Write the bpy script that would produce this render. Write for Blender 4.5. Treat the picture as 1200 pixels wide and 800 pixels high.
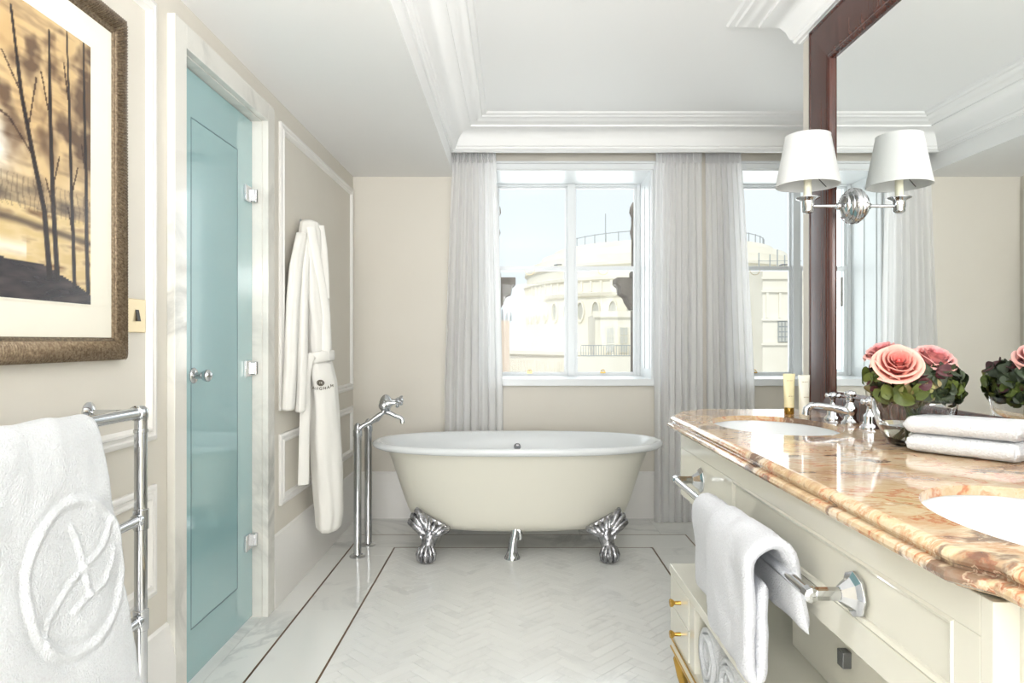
import bpy, bmesh, math, random
from math import pi, sin, cos, radians, sqrt
from mathutils import Vector, Matrix, noise
from mathutils.geometry import tessellate_polygon

for o in list(bpy.data.objects): bpy.data.objects.remove(o)
S = bpy.context.scene
COL = S.collection
RND = random.Random(7)

# ------------------------------------------------------------------ camera
cam = bpy.data.objects.new('camera', bpy.data.cameras.new('camera'))
COL.objects.link(cam)
cam.location = (0, 0, 1.15)
cam.rotation_euler = (pi/2, 0, 0)
cam.data.sensor_width = 36
cam.data.lens = 24
cam.data.shift_x = -2/1200
cam.data.clip_start = 0.05
cam.data.clip_end = 500
S.camera = cam

# ------------------------------------------------------------------ world: pale bright overcast sky
W = bpy.data.worlds.new('sky'); S.world = W; W.use_nodes = True
nt = W.node_tree; nt.nodes.clear()
wo = nt.nodes.new('ShaderNodeOutputWorld'); bg = nt.nodes.new('ShaderNodeBackground')
tc = nt.nodes.new('ShaderNodeTexCoord'); nz = nt.nodes.new('ShaderNodeTexNoise')
nz.inputs['Scale'].default_value = 2.2; nz.inputs['Detail'].default_value = 4
cr = nt.nodes.new('ShaderNodeValToRGB')
cr.color_ramp.elements[0].position = .35; cr.color_ramp.elements[0].color = (.86, .92, .96, 1)
cr.color_ramp.elements[1].position = .70; cr.color_ramp.elements[1].color = (.90, .94, .965, 1)
nt.links.new(tc.outputs['Generated'], nz.inputs['Vector'])
nt.links.new(nz.outputs['Fac'], cr.inputs['Fac'])
nt.links.new(cr.outputs['Color'], bg.inputs['Color'])
bg.inputs['Strength'].default_value = 1.06
nt.links.new(bg.outputs['Background'], wo.inputs['Surface'])

def lamp(name, kind, loc, rot, energy, color=(1, 1, 1), **kw):
    d = bpy.data.lights.new(name, kind); d.energy = energy; d.color = color
    for k, v in kw.items(): setattr(d, k, v)
    o = bpy.data.objects.new(name, d); COL.objects.link(o)
    o.location = loc; o.rotation_euler = rot
    return o
lamp('sun', 'SUN', (0, -5, 10), (radians(50), 0, radians(-22)), 1.7, (1, .95, .87), angle=radians(6))
# daylight just outside the two sash windows
lamp('window_daylight', 'AREA', (.38, 4.95, 1.6), (radians(-90), 0, 0), 10.5, (.95, .98, 1), shape='RECTANGLE', size=.98, size_y=1.3)
lamp('window_daylight', 'AREA', (1.98, 4.95, 1.6), (radians(-90), 0, 0), 10.5, (.95, .98, 1), shape='RECTANGLE', size=.98, size_y=1.3)
# added fill lamps: one bounced off the ceiling, one far behind the camera
lamp('ceiling_fill', 'AREA', (.1, .25, 1.65), (radians(180-24), 0, 0), 42, (.975, .985, 1), shape='RECTANGLE', size=.7, size_y=.7)
lamp('rear_fill', 'AREA', (-.0, -3.75, 1.25), (radians(97), 0, 0), 140, (.975, .985, 1), shape='RECTANGLE', size=2.0, size_y=2.1)

S.view_settings.view_transform = 'Standard'
S.view_settings.look = 'None'
S.view_settings.gamma = 1
S.view_settings.use_curve_mapping = False
S.view_settings.exposure = 0.07

# ------------------------------------------------------------------ materials
MATS = {}
def srgb(r, g, b):
    f = lambda c: (c/255/12.92) if c/255 <= .04045 else ((c/255+.055)/1.055)**2.4
    return (f(r), f(g), f(b), 1)
def mat(name, col, rough=.5, metal=0, bump=None, var=None, coat=0, **kw):
    """col linear rgba; bump=(scale, strength, distance); var=(scale, colour2, amount)"""
    m = bpy.data.materials.new(name); m.use_nodes = True
    n = m.node_tree; b = n.nodes['Principled BSDF']
    b.inputs['Base Color'].default_value = col
    b.inputs['Roughness'].default_value = rough
    b.inputs['Metallic'].default_value = metal
    b.inputs['Coat Weight'].default_value = coat
    for k, v in kw.items(): b.inputs[k].default_value = v
    t = n.nodes.new('ShaderNodeTexCoord')
    if var:
        z = n.nodes.new('ShaderNodeTexNoise'); z.inputs['Scale'].default_value = var[0]; z.inputs['Detail'].default_value = 5
        n.links.new(t.outputs['Object'], z.inputs['Vector'])
        mx = n.nodes.new('ShaderNodeMix'); mx.data_type = 'RGBA'
        mx.inputs[6].default_value = col; mx.inputs[7].default_value = var[1]
        mr = n.nodes.new('ShaderNodeMapRange'); mr.inputs[1].default_value = .4; mr.inputs[2].default_value = .7; mr.inputs[4].default_value = var[2]
        n.links.new(z.outputs['Fac'], mr.inputs[0]); n.links.new(mr.outputs[0], mx.inputs[0])
        n.links.new(mx.outputs[2], b.inputs['Base Color'])
    if bump:
        z = n.nodes.new('ShaderNodeTexNoise'); z.inputs['Scale'].default_value = bump[0]; z.inputs['Detail'].default_value = 3
        n.links.new(t.outputs['Object'], z.inputs['Vector'])
        bp = n.nodes.new('ShaderNodeBump'); bp.inputs['Strength'].default_value = bump[1]; bp.inputs['Distance'].default_value = bump[2]
        n.links.new(z.outputs['Fac'], bp.inputs['Height']); n.links.new(bp.outputs['Normal'], b.inputs['Normal'])
    MATS[name] = m
    return m
mat('wall_paint', srgb(222, 217, 206), .55, bump=(220, .06, .002), var=(3, srgb(219, 213, 201), .6))
mat('trim_paint', srgb(238, 236, 232), .35)
mat('ceiling_paint', srgb(247, 247, 246), .6)
mat('window_paint', srgb(234, 237, 238), .35)
mat('cream_lacquer', srgb(226, 224, 211), .07, coat=.15)
mat('tub_enamel_cream', srgb(224, 221, 208), .38)
mat('white_enamel', srgb(230, 233, 234), .12)
mat('chrome', srgb(205, 207, 210), .07, 1)
mat('aged_silver', srgb(186, 186, 190), .27, 1, bump=(60, .5, .008), var=(45, srgb(105, 105, 110), .9))
mat('brass', srgb(205, 165, 85), .22, 1)
mat('brown_inlay', srgb(104, 78, 48), .3, .4)
mat('towel_white', srgb(225, 228, 231), .95, bump=(260, 1.0, .0042), var=(200, srgb(216, 218, 221), .7))
mat('towel_grey', srgb(220, 222, 227), .95, bump=(300, .9, .004), var=(260, srgb(204, 206, 211), .6))
mat('robe_cloth', srgb(240, 238, 232), .9, bump=(180, .25, .002))
mat('dark_thread', srgb(92, 84, 66), .8)
mat('mirror_glass', (.93, .95, .94, 1), .0, 1)
mat('switch_brass', srgb(222, 203, 165), .3, .5)
mat('mat_board', srgb(238, 234, 220), .8)
mat('lamp_candle', srgb(232, 228, 205), .4)
mat('tube_cream', srgb(232, 222, 180), .35)
mat('tube_white', srgb(236, 234, 220), .35)
mat('tube_print', srgb(170, 150, 105), .5)
mat('gold_cap', srgb(150, 118, 52), .15, .7)
mat('grey_pull', srgb(120, 122, 124), .25, .8)
mat('dark_plastic', srgb(40, 32, 26), .4)
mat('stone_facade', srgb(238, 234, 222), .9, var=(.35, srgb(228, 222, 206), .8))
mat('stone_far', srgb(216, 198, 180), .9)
mat('grey_stone', srgb(150, 142, 135), .9, bump=(12, .5, .02), var=(9, srgb(120, 112, 106), .8))  # grey stone of the window brackets and street ground
mat('far_glass', srgb(196, 196, 188), .5)
mat('far_metal', srgb(165, 170, 172), .5)
mat('leaf_green', srgb(104, 118, 52), .5, var=(25, srgb(66, 84, 40), .9))
mat('leaf_dark', srgb(52, 64, 38), .5, var=(25, srgb(34, 44, 30), .9))
mat('leaf_pale', srgb(150, 150, 88), .5, var=(22, srgb(120, 90, 70), .9))
mat('leaf_plum', srgb(88, 42, 48), .5, var=(25, srgb(58, 26, 34), .9))
mat('stem_green', srgb(70, 92, 45), .5)
mat('door_groove', srgb(70, 110, 118), .4)
mat('door_teal', srgb(156, 196, 199), .08, coat=1.0)

def glass_mat(name, tint, fac):
    m = bpy.data.materials.new(name); m.use_nodes = True; n = m.node_tree; n.nodes.clear()
    o = n.nodes.new('ShaderNodeOutputMaterial'); mx = n.nodes.new('ShaderNodeMixShader')
    tr = n.nodes.new('ShaderNodeBsdfTransparent'); gl = n.nodes.new('ShaderNodeBsdfGlossy'); fr = n.nodes.new('ShaderNodeFresnel')
    tr.inputs[0].default_value = tint; gl.inputs['Roughness'].default_value = 0.0; fr.inputs[0].default_value = fac
    n.links.new(fr.outputs[0], mx.inputs[0]); n.links.new(tr.outputs[0], mx.inputs[1]); n.links.new(gl.outputs[0], mx.inputs[2])
    n.links.new(mx.outputs[0], o.inputs[0]); MATS[name] = m
glass_mat('window_glass', (.97, .985, .985, 1), 1.2)
mat('vase_glass', (1, 1, 1, 1), .0, **{'Transmission Weight': 1.0, 'IOR': 1.45})
mat('vase_water', (.93, .97, .92, 1), .0, **{'Transmission Weight': 1.0, 'IOR': 1.33})

def sheer():
    m = bpy.data.materials.new('sheer_cloth'); m.use_nodes = True; n = m.node_tree; n.nodes.clear()
    o = n.nodes.new('ShaderNodeOutputMaterial'); m1 = n.nodes.new('ShaderNodeMixShader'); m2 = n.nodes.new('ShaderNodeMixShader')
    d = n.nodes.new('ShaderNodeBsdfDiffuse'); t = n.nodes.new('ShaderNodeBsdfTranslucent'); tr = n.nodes.new('ShaderNodeBsdfTransparent')
    d.inputs[0].default_value = srgb(250, 250, 250); t.inputs[0].default_value = srgb(250, 250, 250); tr.inputs[0].default_value = (1, 1, 1, 1)
    m1.inputs[0].default_value = .42; m2.inputs[0].default_value = .12
    n.links.new(d.outputs[0], m1.inputs[1]); n.links.new(t.outputs[0], m1.inputs[2])
    n.links.new(m1.outputs[0], m2.inputs[1]); n.links.new(tr.outputs[0], m2.inputs[2]); n.links.new(m2.outputs[0], o.inputs[0])
    MATS['sheer_cloth'] = m
sheer()
def shade():
    m = bpy.data.materials.new('lamp_shade_cloth'); m.use_nodes = True; n = m.node_tree; n.nodes.clear()
    o = n.nodes.new('ShaderNodeOutputMaterial'); m1 = n.nodes.new('ShaderNodeMixShader')
    d = n.nodes.new('ShaderNodeBsdfDiffuse'); t = n.nodes.new('ShaderNodeBsdfTranslucent')
    d.inputs[0].default_value = srgb(226, 227, 226); t.inputs[0].default_value = srgb(232, 232, 229)
    m1.inputs[0].default_value = .3
    n.links.new(d.outputs[0], m1.inputs[1]); n.links.new(t.outputs[0], m1.inputs[2]); n.links.new(m1.outputs[0], o.inputs[0])
    MATS['lamp_shade_cloth'] = m
shade()

def rose_mat(name, c_in, c_out):
    m = bpy.data.materials.new(name); m.use_nodes = True; n = m.node_tree; b = n.nodes['Principled BSDF']
    t = n.nodes.new('ShaderNodeTexCoord'); sx = n.nodes.new('ShaderNodeSeparateXYZ')
    cr = n.nodes.new('ShaderNodeValToRGB')
    cr.color_ramp.elements[0].color = c_in; cr.color_ramp.elements[1].color = c_out
    cr.color_ramp.elements[0].position = .25; cr.color_ramp.elements[1].position = .98
    n.links.new(t.outputs['UV'], sx.inputs[0]); n.links.new(sx.outputs['Y'], cr.inputs[0]); n.links.new(cr.outputs[0], b.inputs['Base Color'])
    b.inputs['Roughness'].default_value = .55; b.inputs['Subsurface Weight'].default_value = .15; b.inputs['Subsurface Radius'].default_value = (.01, .004, .003)
    MATS[name] = m
rose_mat('petal_pink', srgb(222, 112, 108), srgb(246, 188, 172))
rose_mat('petal_mauve', srgb(212, 112, 122), srgb(240, 186, 178))

def marble(name, base, vein, scale, veinw, rough, per_object=False, amount=.7):
    m = bpy.data.materials.new(name); m.use_nodes = True; n = m.node_tree; b = n.nodes['Principled BSDF']; L = n.links.new
    t = n.nodes.new('ShaderNodeTexCoord'); vec = t.outputs['Object']
    if per_object:
        oi = n.nodes.new('ShaderNodeObjectInfo'); ml = n.nodes.new('ShaderNodeVectorMath'); ml.operation = 'SCALE'
        cx = n.nodes.new('ShaderNodeCombineXYZ')
        for i in range(3): L(oi.outputs['Random'], cx.inputs[i])
        L(cx.outputs[0], ml.inputs[0]); ml.inputs['Scale'].default_value = 37
        ad = n.nodes.new('ShaderNodeVectorMath'); L(vec, ad.inputs[0]); L(ml.outputs[0], ad.inputs[1]); vec = ad.outputs[0]
    z1 = n.nodes.new('ShaderNodeTexNoise'); z1.inputs['Scale'].default_value = scale; z1.inputs['Detail'].default_value = 8
    z1.inputs['Roughness'].default_value = .6; z1.inputs['Distortion'].default_value = 1.2
    L(vec, z1.inputs['Vector'])
    a = n.nodes.new('ShaderNodeMath'); a.operation = 'SUBTRACT'; a.inputs[1].default_value = .5; L(z1.outputs['Fac'], a.inputs[0])
    c = n.nodes.new('ShaderNodeMath'); c.operation = 'ABSOLUTE'; L(a.outputs[0], c.inputs[0])
    r = n.nodes.new('ShaderNodeMapRange'); r.inputs[1].default_value = 0; r.inputs[2].default_value = veinw; r.inputs[3].default_value = 1; r.inputs[4].default_value = 0
    L(c.outputs[0], r.inputs[0])
    z2 = n.nodes.new('ShaderNodeTexNoise'); z2.inputs['Scale'].default_value = scale*.8; z2.inputs['Detail'].default_value = 3; L(vec, z2.inputs['Vector'])
    r2 = n.nodes.new('ShaderNodeMapRange'); r2.inputs[1].default_value = .45; r2.inputs[2].default_value = .7; L(z2.outputs['Fac'], r2.inputs[0])
    mu = n.nodes.new('ShaderNodeMath'); mu.operation = 'MULTIPLY'; L(r.outputs[0], mu.inputs[0]); L(r2.outputs[0], mu.inputs[1])
    m2 = n.nodes.new('ShaderNodeMath'); m2.operation = 'MULTIPLY'; m2.inputs[1].default_value = amount; L(mu.outputs[0], m2.inputs[0])
    if per_object:
        hs = n.nodes.new('ShaderNodeMapRange'); hs.inputs[3].default_value = .975; hs.inputs[4].default_value = 1.015
        L(oi.outputs['Random'], hs.inputs[0])
    mx = n.nodes.new('ShaderNodeMix'); mx.data_type = 'RGBA'; mx.inputs[6].default_value = base; mx.inputs[7].default_value = vein
    L(m2.outputs[0], mx.inputs[0]); out = mx.outputs[2]
    if per_object:
        sc = n.nodes.new('ShaderNodeVectorMath'); sc.operation = 'SCALE'; L(out, sc.inputs[0]); L(hs.outputs[0], sc.inputs['Scale']); out = sc.outputs[0]
    L(out, b.inputs['Base Color']); b.inputs['Roughness'].default_value = rough
    MATS[name] = m
marble('marble_tile', srgb(236, 236, 233), srgb(210, 210, 208), 3.0, .07, .14, True, .6)
marble('marble_slab', srgb(235, 235, 231), srgb(176, 178, 178), 1.6, .05, .10, True, .75)
marble('marble_frame', srgb(228, 226, 219), srgb(150, 152, 148), 2.4, .10, .10, False, .7)

def breccia():
    m = bpy.data.materials.new('red_breccia_marble'); m.use_nodes = True; n = m.node_tree; b = n.nodes['Principled BSDF']; L = n.links.new
    t = n.nodes.new('ShaderNodeTexCoord')
    mp = n.nodes.new('ShaderNodeMapping'); mp.inputs['Rotation'].default_value = (0, 0, radians(24)); mp.inputs['Scale'].default_value = (1.0, 1.7, 1.2)
    L(t.outputs['Object'], mp.inputs[0])
    d = n.nodes.new('ShaderNodeTexNoise'); d.inputs['Scale'].default_value = 5; d.inputs['Detail'].default_value = 6; L(mp.outputs[0], d.inputs['Vector'])
    sb = n.nodes.new('ShaderNodeVectorMath'); sb.operation = 'SUBTRACT'; sb.inputs[1].default_value = (.5, .5, .5); L(d.outputs['Color'], sb.inputs[0])
    sc = n.nodes.new('ShaderNodeVectorMath'); sc.operation = 'SCALE'; sc.inputs['Scale'].default_value = .55; L(sb.outputs[0], sc.inputs[0])
    ad = n.nodes.new('ShaderNodeVectorMath'); L(mp.outputs[0], ad.inputs[0]); L(sc.outputs[0], ad.inputs[1])
    z = n.nodes.new('ShaderNodeTexNoise'); z.inputs['Scale'].default_value = 2.9; z.inputs['Detail'].default_value = 8; z.inputs['Roughness'].default_value = .60
    L(ad.outputs[0], z.inputs['Vector'])
    cr = n.nodes.new('ShaderNodeValToRGB'); e = cr.color_ramp.elements
    e[0].position = .27; e[0].color = srgb(112, 84, 68)
    e[1].position = .74; e[1].color = srgb(224, 210, 190)
    for p, c in [(.36, (176, 138, 108)), (.42, (194, 163, 124)), (.48, (212, 187, 152)), (.512, (192, 122, 86)), (.53, (208, 175, 136)), (.59, (216, 198, 168)), (.63, (194, 150, 112)), (.66, (220, 203, 178))]:
        k = e.new(p); k.color = srgb(*c)
    L(z.outputs['Fac'], cr.inputs[0])
    # dark fragment patches with pale veins
    v = n.nodes.new('ShaderNodeTexVoronoi'); v.feature = 'DISTANCE_TO_EDGE'; v.inputs['Scale'].default_value = 9; L(ad.outputs[0], v.inputs['Vector'])
    vr = n.nodes.new('ShaderNodeMapRange'); vr.inputs[1].default_value = 0; vr.inputs[2].default_value = .03; vr.inputs[3].default_value = .55; vr.inputs[4].default_value = 0
    L(v.outputs['Distance'], vr.inputs[0])
    pz = n.nodes.new('ShaderNodeTexNoise'); pz.inputs['Scale'].default_value = 4.2; pz.inputs['Detail'].default_value = 4; L(ad.outputs[0], pz.inputs['Vector'])
    pr = n.nodes.new('ShaderNodeMapRange'); pr.inputs[1].default_value = .58; pr.inputs[2].default_value = .63; L(pz.outputs['Fac'], pr.inputs[0])
    pm = n.nodes.new('ShaderNodeMath'); pm.operation = 'MULTIPLY'; pm.inputs[1].default_value = .8; L(pr.outputs[0], pm.inputs[0])
    m1 = n.nodes.new('ShaderNodeMix'); m1.data_type = 'RGBA'; m1.inputs[7].default_value = srgb(104, 78, 66)
    L(pm.outputs[0], m1.inputs[0]); L(cr.outputs[0], m1.inputs[6])
    m2 = n.nodes.new('ShaderNodeMix'); m2.data_type = 'RGBA'; m2.inputs[7].default_value = srgb(226, 205, 178)
    L(vr.outputs[0], m2.inputs[0]); L(m1.outputs[2], m2.inputs[6])
    L(m2.outputs[2], b.inputs['Base Color']); b.inputs['Roughness'].default_value = .07; b.inputs['Coat Weight'].default_value = .1
    MATS['red_breccia_marble'] = m
breccia()

def wood():
    m = bpy.data.materials.new('dark_wood'); m.use_nodes = True; n = m.node_tree; b = n.nodes['Principled BSDF']; L = n.links.new
    t = n.nodes.new('ShaderNodeTexCoord'); mp = n.nodes.new('ShaderNodeMapping'); mp.inputs['Scale'].default_value = (40, 40, 1.5)
    L(t.outputs['Object'], mp.inputs[0])
    z = n.nodes.new('ShaderNodeTexNoise'); z.inputs['Scale'].default_value = 2; z.inputs['Detail'].default_value = 6; L(mp.outputs[0], z.inputs['Vector'])
    cr = n.nodes.new('ShaderNodeValToRGB'); cr.color_ramp.elements[0].position = .3; cr.color_ramp.elements[1].position = .75
    cr.color_ramp.elements[0].color = srgb(48, 22, 17); cr.color_ramp.elements[1].color = srgb(90, 48, 36)
    L(z.outputs['Fac'], cr.inputs[0]); L(cr.outputs[0], b.inputs['Base Color']); b.inputs['Roughness'].default_value = .25
    MATS['dark_wood'] = m
wood()
def frame_wood():
    m = bpy.data.materials.new('ribbed_bronze'); m.use_nodes = True; n = m.node_tree; b = n.nodes['Principled BSDF']; L = n.links.new
    t = n.nodes.new('ShaderNodeTexCoord')
    z = n.nodes.new('ShaderNodeTexNoise'); z.inputs['Scale'].default_value = 160; z.inputs['Detail'].default_value = 2; L(t.outputs['Object'], z.inputs['Vector'])
    cr = n.nodes.new('ShaderNodeValToRGB'); cr.color_ramp.elements[0].position = .35; cr.color_ramp.elements[1].position = .7
    cr.color_ramp.elements[0].color = srgb(96, 80, 62); cr.color_ramp.elements[1].color = srgb(142, 126, 104)
    L(z.outputs['Fac'], cr.inputs[0]); L(cr.outputs[0], b.inputs['Base Color']); b.inputs['Roughness'].default_value = .38; b.inputs['Metallic'].default_value = .5
    MATS['ribbed_bronze'] = m
frame_wood()
def art_mat():
    m = bpy.data.materials.new('art_print'); m.use_nodes = True; n = m.node_tree; b = n.nodes['Principled BSDF']
    a = n.nodes.new('ShaderNodeVertexColor'); a.layer_name = 'Col'
    n.links.new(a.outputs[0], b.inputs['Base Color']); b.inputs['Roughness'].default_value = .25
    MATS['art_print'] = m
art_mat()

# ------------------------------------------------------------------ mesh helpers
class MB:
    def __init__(s): s.v = []; s.f = []
    def add(s, vs, fs):
        k = len(s.v); s.v += [tuple(v) for v in vs]; s.f += [tuple(i+k for i in f) for f in fs]; return s
    def box(s, x0, x1, y0, y1, z0, z1):
        return s.add([(x0,y0,z0),(x1,y0,z0),(x1,y1,z0),(x0,y1,z0),(x0,y0,z1),(x1,y0,z1),(x1,y1,z1),(x0,y1,z1)],
                     [(0,3,2,1),(4,5,6,7),(0,1,5,4),(1,2,6,5),(2,3,7,6),(3,0,4,7)])
    def rings(s, rings, cap0=True, cap1=True, closed=True):
        n = len(rings[0]); vs = [p for r in rings for p in r]; fs = []
        for i in range(len(rings)-1):
            for j in range(n if closed else n-1):
                a = i*n+j; b = i*n+(j+1) % n
                fs.append((a, b, b+n, a+n))
        if cap0: fs.append(tuple(reversed(range(n))))
        if cap1: fs.append(tuple(range((len(rings)-1)*n, len(rings)*n)))
        return s.add(vs, fs)
    def tube(s, pts, rad, n=12, cap=True, flat=None, fdir=None):
        pts = [Vector(p) for p in pts]
        if not hasattr(rad, '__len__'): rad = [rad]*len(pts)
        rings = []; up = None
        for i, p in enumerate(pts):
            if i == 0: d = pts[1]-pts[0]
            elif i == len(pts)-1: d = pts[-1]-pts[-2]
            else: d = (pts[i+1]-p).normalized()+(p-pts[i-1]).normalized()
            d.normalize()
            if up is None:
                up = Vector(fdir) if fdir else (Vector((0,0,1)) if abs(d.z) < .9 else Vector((1,0,0)))
            a = up-d*up.dot(d)
            if a.length < 1e-5: a = d.orthogonal()
            a.normalize(); b = d.cross(a); up = a
            fl = flat or 1
            rings.append([p+a*(cos(2*pi*k/n)*rad[i]*fl)+b*(sin(2*pi*k/n)*rad[i]) for k in range(n)])
        return s.rings(rings, cap, cap)
    def lathe(s, o, axis, prof, n=24, cap=True):
        """prof list of (r, h) along axis from o"""
        o = Vector(o); ax = Vector(axis).normalized(); a = ax.orthogonal().normalized(); b = ax.cross(a)
        rings = [[o+ax*h+(a*cos(2*pi*k/n)+b*sin(2*pi*k/n))*max(r, 1e-5) for k in range(n)] for r, h in prof]
        return s.rings(rings, cap, cap)
    def prism(s, poly, z0, z1):
        n = len(poly)
        vs = [(x,y,z0) for x,y in poly]+[(x,y,z1) for x,y in poly]
        fs = [tuple(reversed(range(n))), tuple(range(n,2*n))]+[(i,(i+1)%n,(i+1)%n+n,i+n) for i in range(n)]
        return s.add(vs, fs)
    def xform(s, M): s.v = [tuple(M @ Vector(v)) for v in s.v]; return s
    def build(s, name, material, parent=None, smooth=None, bevel=0, seg=2, subsurf=0, solid=0, uvs=None):
        me = bpy.data.meshes.new(name); me.from_pydata(s.v, [], s.f)
        bm = bmesh.new(); bm.from_mesh(me); bmesh.ops.recalc_face_normals(bm, faces=bm.faces)
        if smooth is not None:
            ang = radians(smooth)
            for f in bm.faces: f.smooth = True
            for e in bm.edges:
                if len(e.link_faces) == 2 and e.calc_face_angle(0) > ang: e.smooth = False
        bm.to_mesh(me); bm.free()
        if uvs:
            ul = me.uv_layers.new(name='UVMap')
            for lp in me.loops: ul.data[lp.index].uv = uvs[lp.vertex_index]
        me.materials.append(MATS[material])
        return link(name, me, parent, bevel, seg, subsurf, solid)
def link(name, me, parent=None, bevel=0, seg=2, subsurf=0, solid=0):
    o = bpy.data.objects.new(name, me); COL.objects.link(o)
    if parent is not None:
        o.parent = parent; o.matrix_parent_inverse = Matrix.Translation(-Vector(parent.location)) if not getattr(parent, 'data', None) else Matrix()
    if solid:
        m = o.modifiers.new('solid', 'SOLIDIFY'); m.thickness = solid; m.offset = 0
    if bevel:
        m = o.modifiers.new('bevel', 'BEVEL'); m.width = bevel; m.segments = seg; m.limit_method = 'ANGLE'; m.angle_limit = radians(40)
    if subsurf:
        m = o.modifiers.new('subsurf', 'SUBSURF'); m.levels = subsurf; m.render_levels = subsurf
    return o
def thing(name, label, cat, loc=(0,0,0), group=None):
    o = bpy.data.objects.new(name, None); COL.objects.link(o); o.location = loc; o.empty_display_size = .05
    o['label'] = label; o['category'] = cat
    if group: o['group'] = group
    return o
def tag(o, label, cat, group=None):
    o['label'] = label; o['category'] = cat
    if group: o['group'] = group
    return o
def struct(o, label, cat):
    o['kind'] = 'structure'; o['label'] = label; o['category'] = cat; return o
def copy_tree(o, parent=None):
    c = o.copy(); COL.objects.link(c)
    if parent is not None: c.parent = parent
    for ch in o.children: copy_tree(ch, c)
    return c
def B(x0, x1, y0, y1, z0, z1): return MB().box(x0, x1, y0, y1, z0, z1)

def sweep(path, prof, side=1, closed=False):
    """mitred sweep of prof [(out, z)] along an XY polyline; out is to the left of travel times side"""
    n = len(path); P2 = [Vector(p) for p in path]; mb = MB(); rings = []
    for i, p in enumerate(P2):
        def nrm(a, b): d = (b-a).normalized(); return Vector((-d.y, d.x))*side
        if closed: n1 = nrm(P2[i-1], p); n2 = nrm(p, P2[(i+1) % n])
        else:
            n1 = nrm(P2[i-1], p) if i > 0 else None; n2 = nrm(p, P2[i+1]) if i < n-1 else None
            n1 = n1 or n2; n2 = n2 or n1
        m = (n1+n2).normalized(); m = m/max(.2, m.dot(n1))
        rings.append([(p.x+m.x*o, p.y+m.y*o, z) for o, z in prof])
    if closed: rings.append(rings[0])
    return mb.rings(rings, not closed, not closed)
def frame_x(x, y0, y1, z0, z1, prof, side):
    """mitred rectangular frame on a plane X=x; prof [(inward, out)], out along +X*side. y0..z1 outer rectangle"""
    mb = MB(); corners = [(y0,z0,1,1),(y1,z0,-1,1),(y1,z1,-1,-1),(y0,z1,1,-1)]
    rings = [[(x+side*o, y+sy*i, z+sz*i) for i, o in prof] for y, z, sy, sz in corners]
    rings.append(rings[0])
    return mb.rings(rings, False, False)

# ------------------------------------------------------------------ room constants
H = 1.15
XL, XG, XW = -1.05, 1.130, 1.145          # left wall, mirror glass, vanity wall
YB, YWIN, YR = 4.46, 4.85, -4.0           # window wall face, sash plane, rear wall
YP = 2.70                                  # end of the vanity wall
XR = 2.75
ZS, ZC = 2.226, 2.505                      # left soffit, coffer ceiling
CH = .895                                  # countertop height

# ------------------------------------------------------------------ floor
base = B(-1.3, 2.9, YR, 4.9, -.06, -.004).build('floor', 'marble_slab')
struct(base, 'white veined marble floor with brown inlay lines', 'floor')
def clip(poly, x0, x1, y0, y1):
    for ax, v, sg in ((0,x0,1),(0,x1,-1),(1,y0,1),(1,y1,-1)):
        out = []
        for i in range(len(poly)):
            a, b = poly[i-1], poly[i]; da, db = (a[ax]-v)*sg, (b[ax]-v)*sg
            if (da >= 0) != (db >= 0):
                t = da/(da-db); out.append((a[0]+(b[0]-a[0])*t, a[1]+(b[1]-a[1])*t))
            if db >= 0: out.append(b)
        poly = out
        if not poly: return []
    res = []
    for p in poly:
        if not res or (abs(p[0]-res[-1][0])+abs(p[1]-res[-1][1])) > 1e-5: res.append(p)
    if len(res) > 1 and abs(res[0][0]-res[-1][0])+abs(res[0][1]-res[-1][1]) < 1e-5: res.pop()
    return res
def area(p): return abs(sum(p[i-1][0]*p[i][1]-p[i][0]*p[i-1][1] for i in range(len(p))))/2
def shrink(poly, d):
    n = len(poly); a = sum(poly[i-1][0]*poly[i][1]-poly[i][0]*poly[i-1][1] for i in range(n))
    if a < 0: poly = poly[::-1]
    out = []
    for i in range(n):
        p0, p1, p2 = Vector(poly[i-1]), Vector(poly[i]), Vector(poly[(i+1) % n])
        e1 = (p1-p0).normalized(); e2 = (p2-p1).normalized()
        n1 = Vector((-e1.y, e1.x)); n2 = Vector((-e2.y, e2.x)); m = (n1+n2)
        if m.length < 1e-4: out.append(tuple(p1)); continue
        m.normalize(); out.append(tuple(p1+m*(d/max(.3, m.dot(n1)))))
    return out
def tile(poly, name, material, gap=.0004, z0=-.004):
    a = shrink(poly, gap); b = shrink(a, .0005); n = len(a); mb = MB()
    mb.rings([[(x,y,z0) for x,y in a], [(x,y,-.0006) for x,y in a], [(x,y,0) for x,y in b]], False, True)
    return mb
FX0, FX1, FY1 = -.662, .770, 3.808        # herringbone field
Wt, Lt = .045, .18
cand = []
c45 = cos(pi/4)
def rot(x, y): return (x*c45-y*c45+.05, x*c45+y*c45)
for j in range(-20, 24):
    for k in range(-90, 130):
        for (x, y, w, h) in ((k*Wt+j*2*Lt, k*Wt, Lt, Wt), (k*Wt+j*2*Lt+2*Lt-Wt, k*Wt, Wt, Lt)):
            q = [rot(x, y), rot(x+w, y), rot(x+w, y+h), rot(x, y+h)]
            cx = sum(p[0] for p in q)/4; cy = sum(p[1] for p in q)/4
            if not (-1.1 < cx < 1.2 and .5 < cy < 4.1): continue
            c = clip(q, FX0, FX1, 1.0, FY1)
            if len(c) >= 3 and area(c) > 2e-4: cand.append((cy, c))
cand.sort(key=lambda t: -t[0])
rest = MB(); cnt = 0
for cy, c in cand:
    mb = tile(c, 'floor_tile', 'marble_tile')
    if cnt < 292: mb.build('floor_tile', 'marble_tile', base); cnt += 1
    else: rest.add(mb.v, mb.f)
if rest.v:
    o = rest.build('floor_tile', 'marble_tile', base); o['kind'] = 'stuff'
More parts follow.
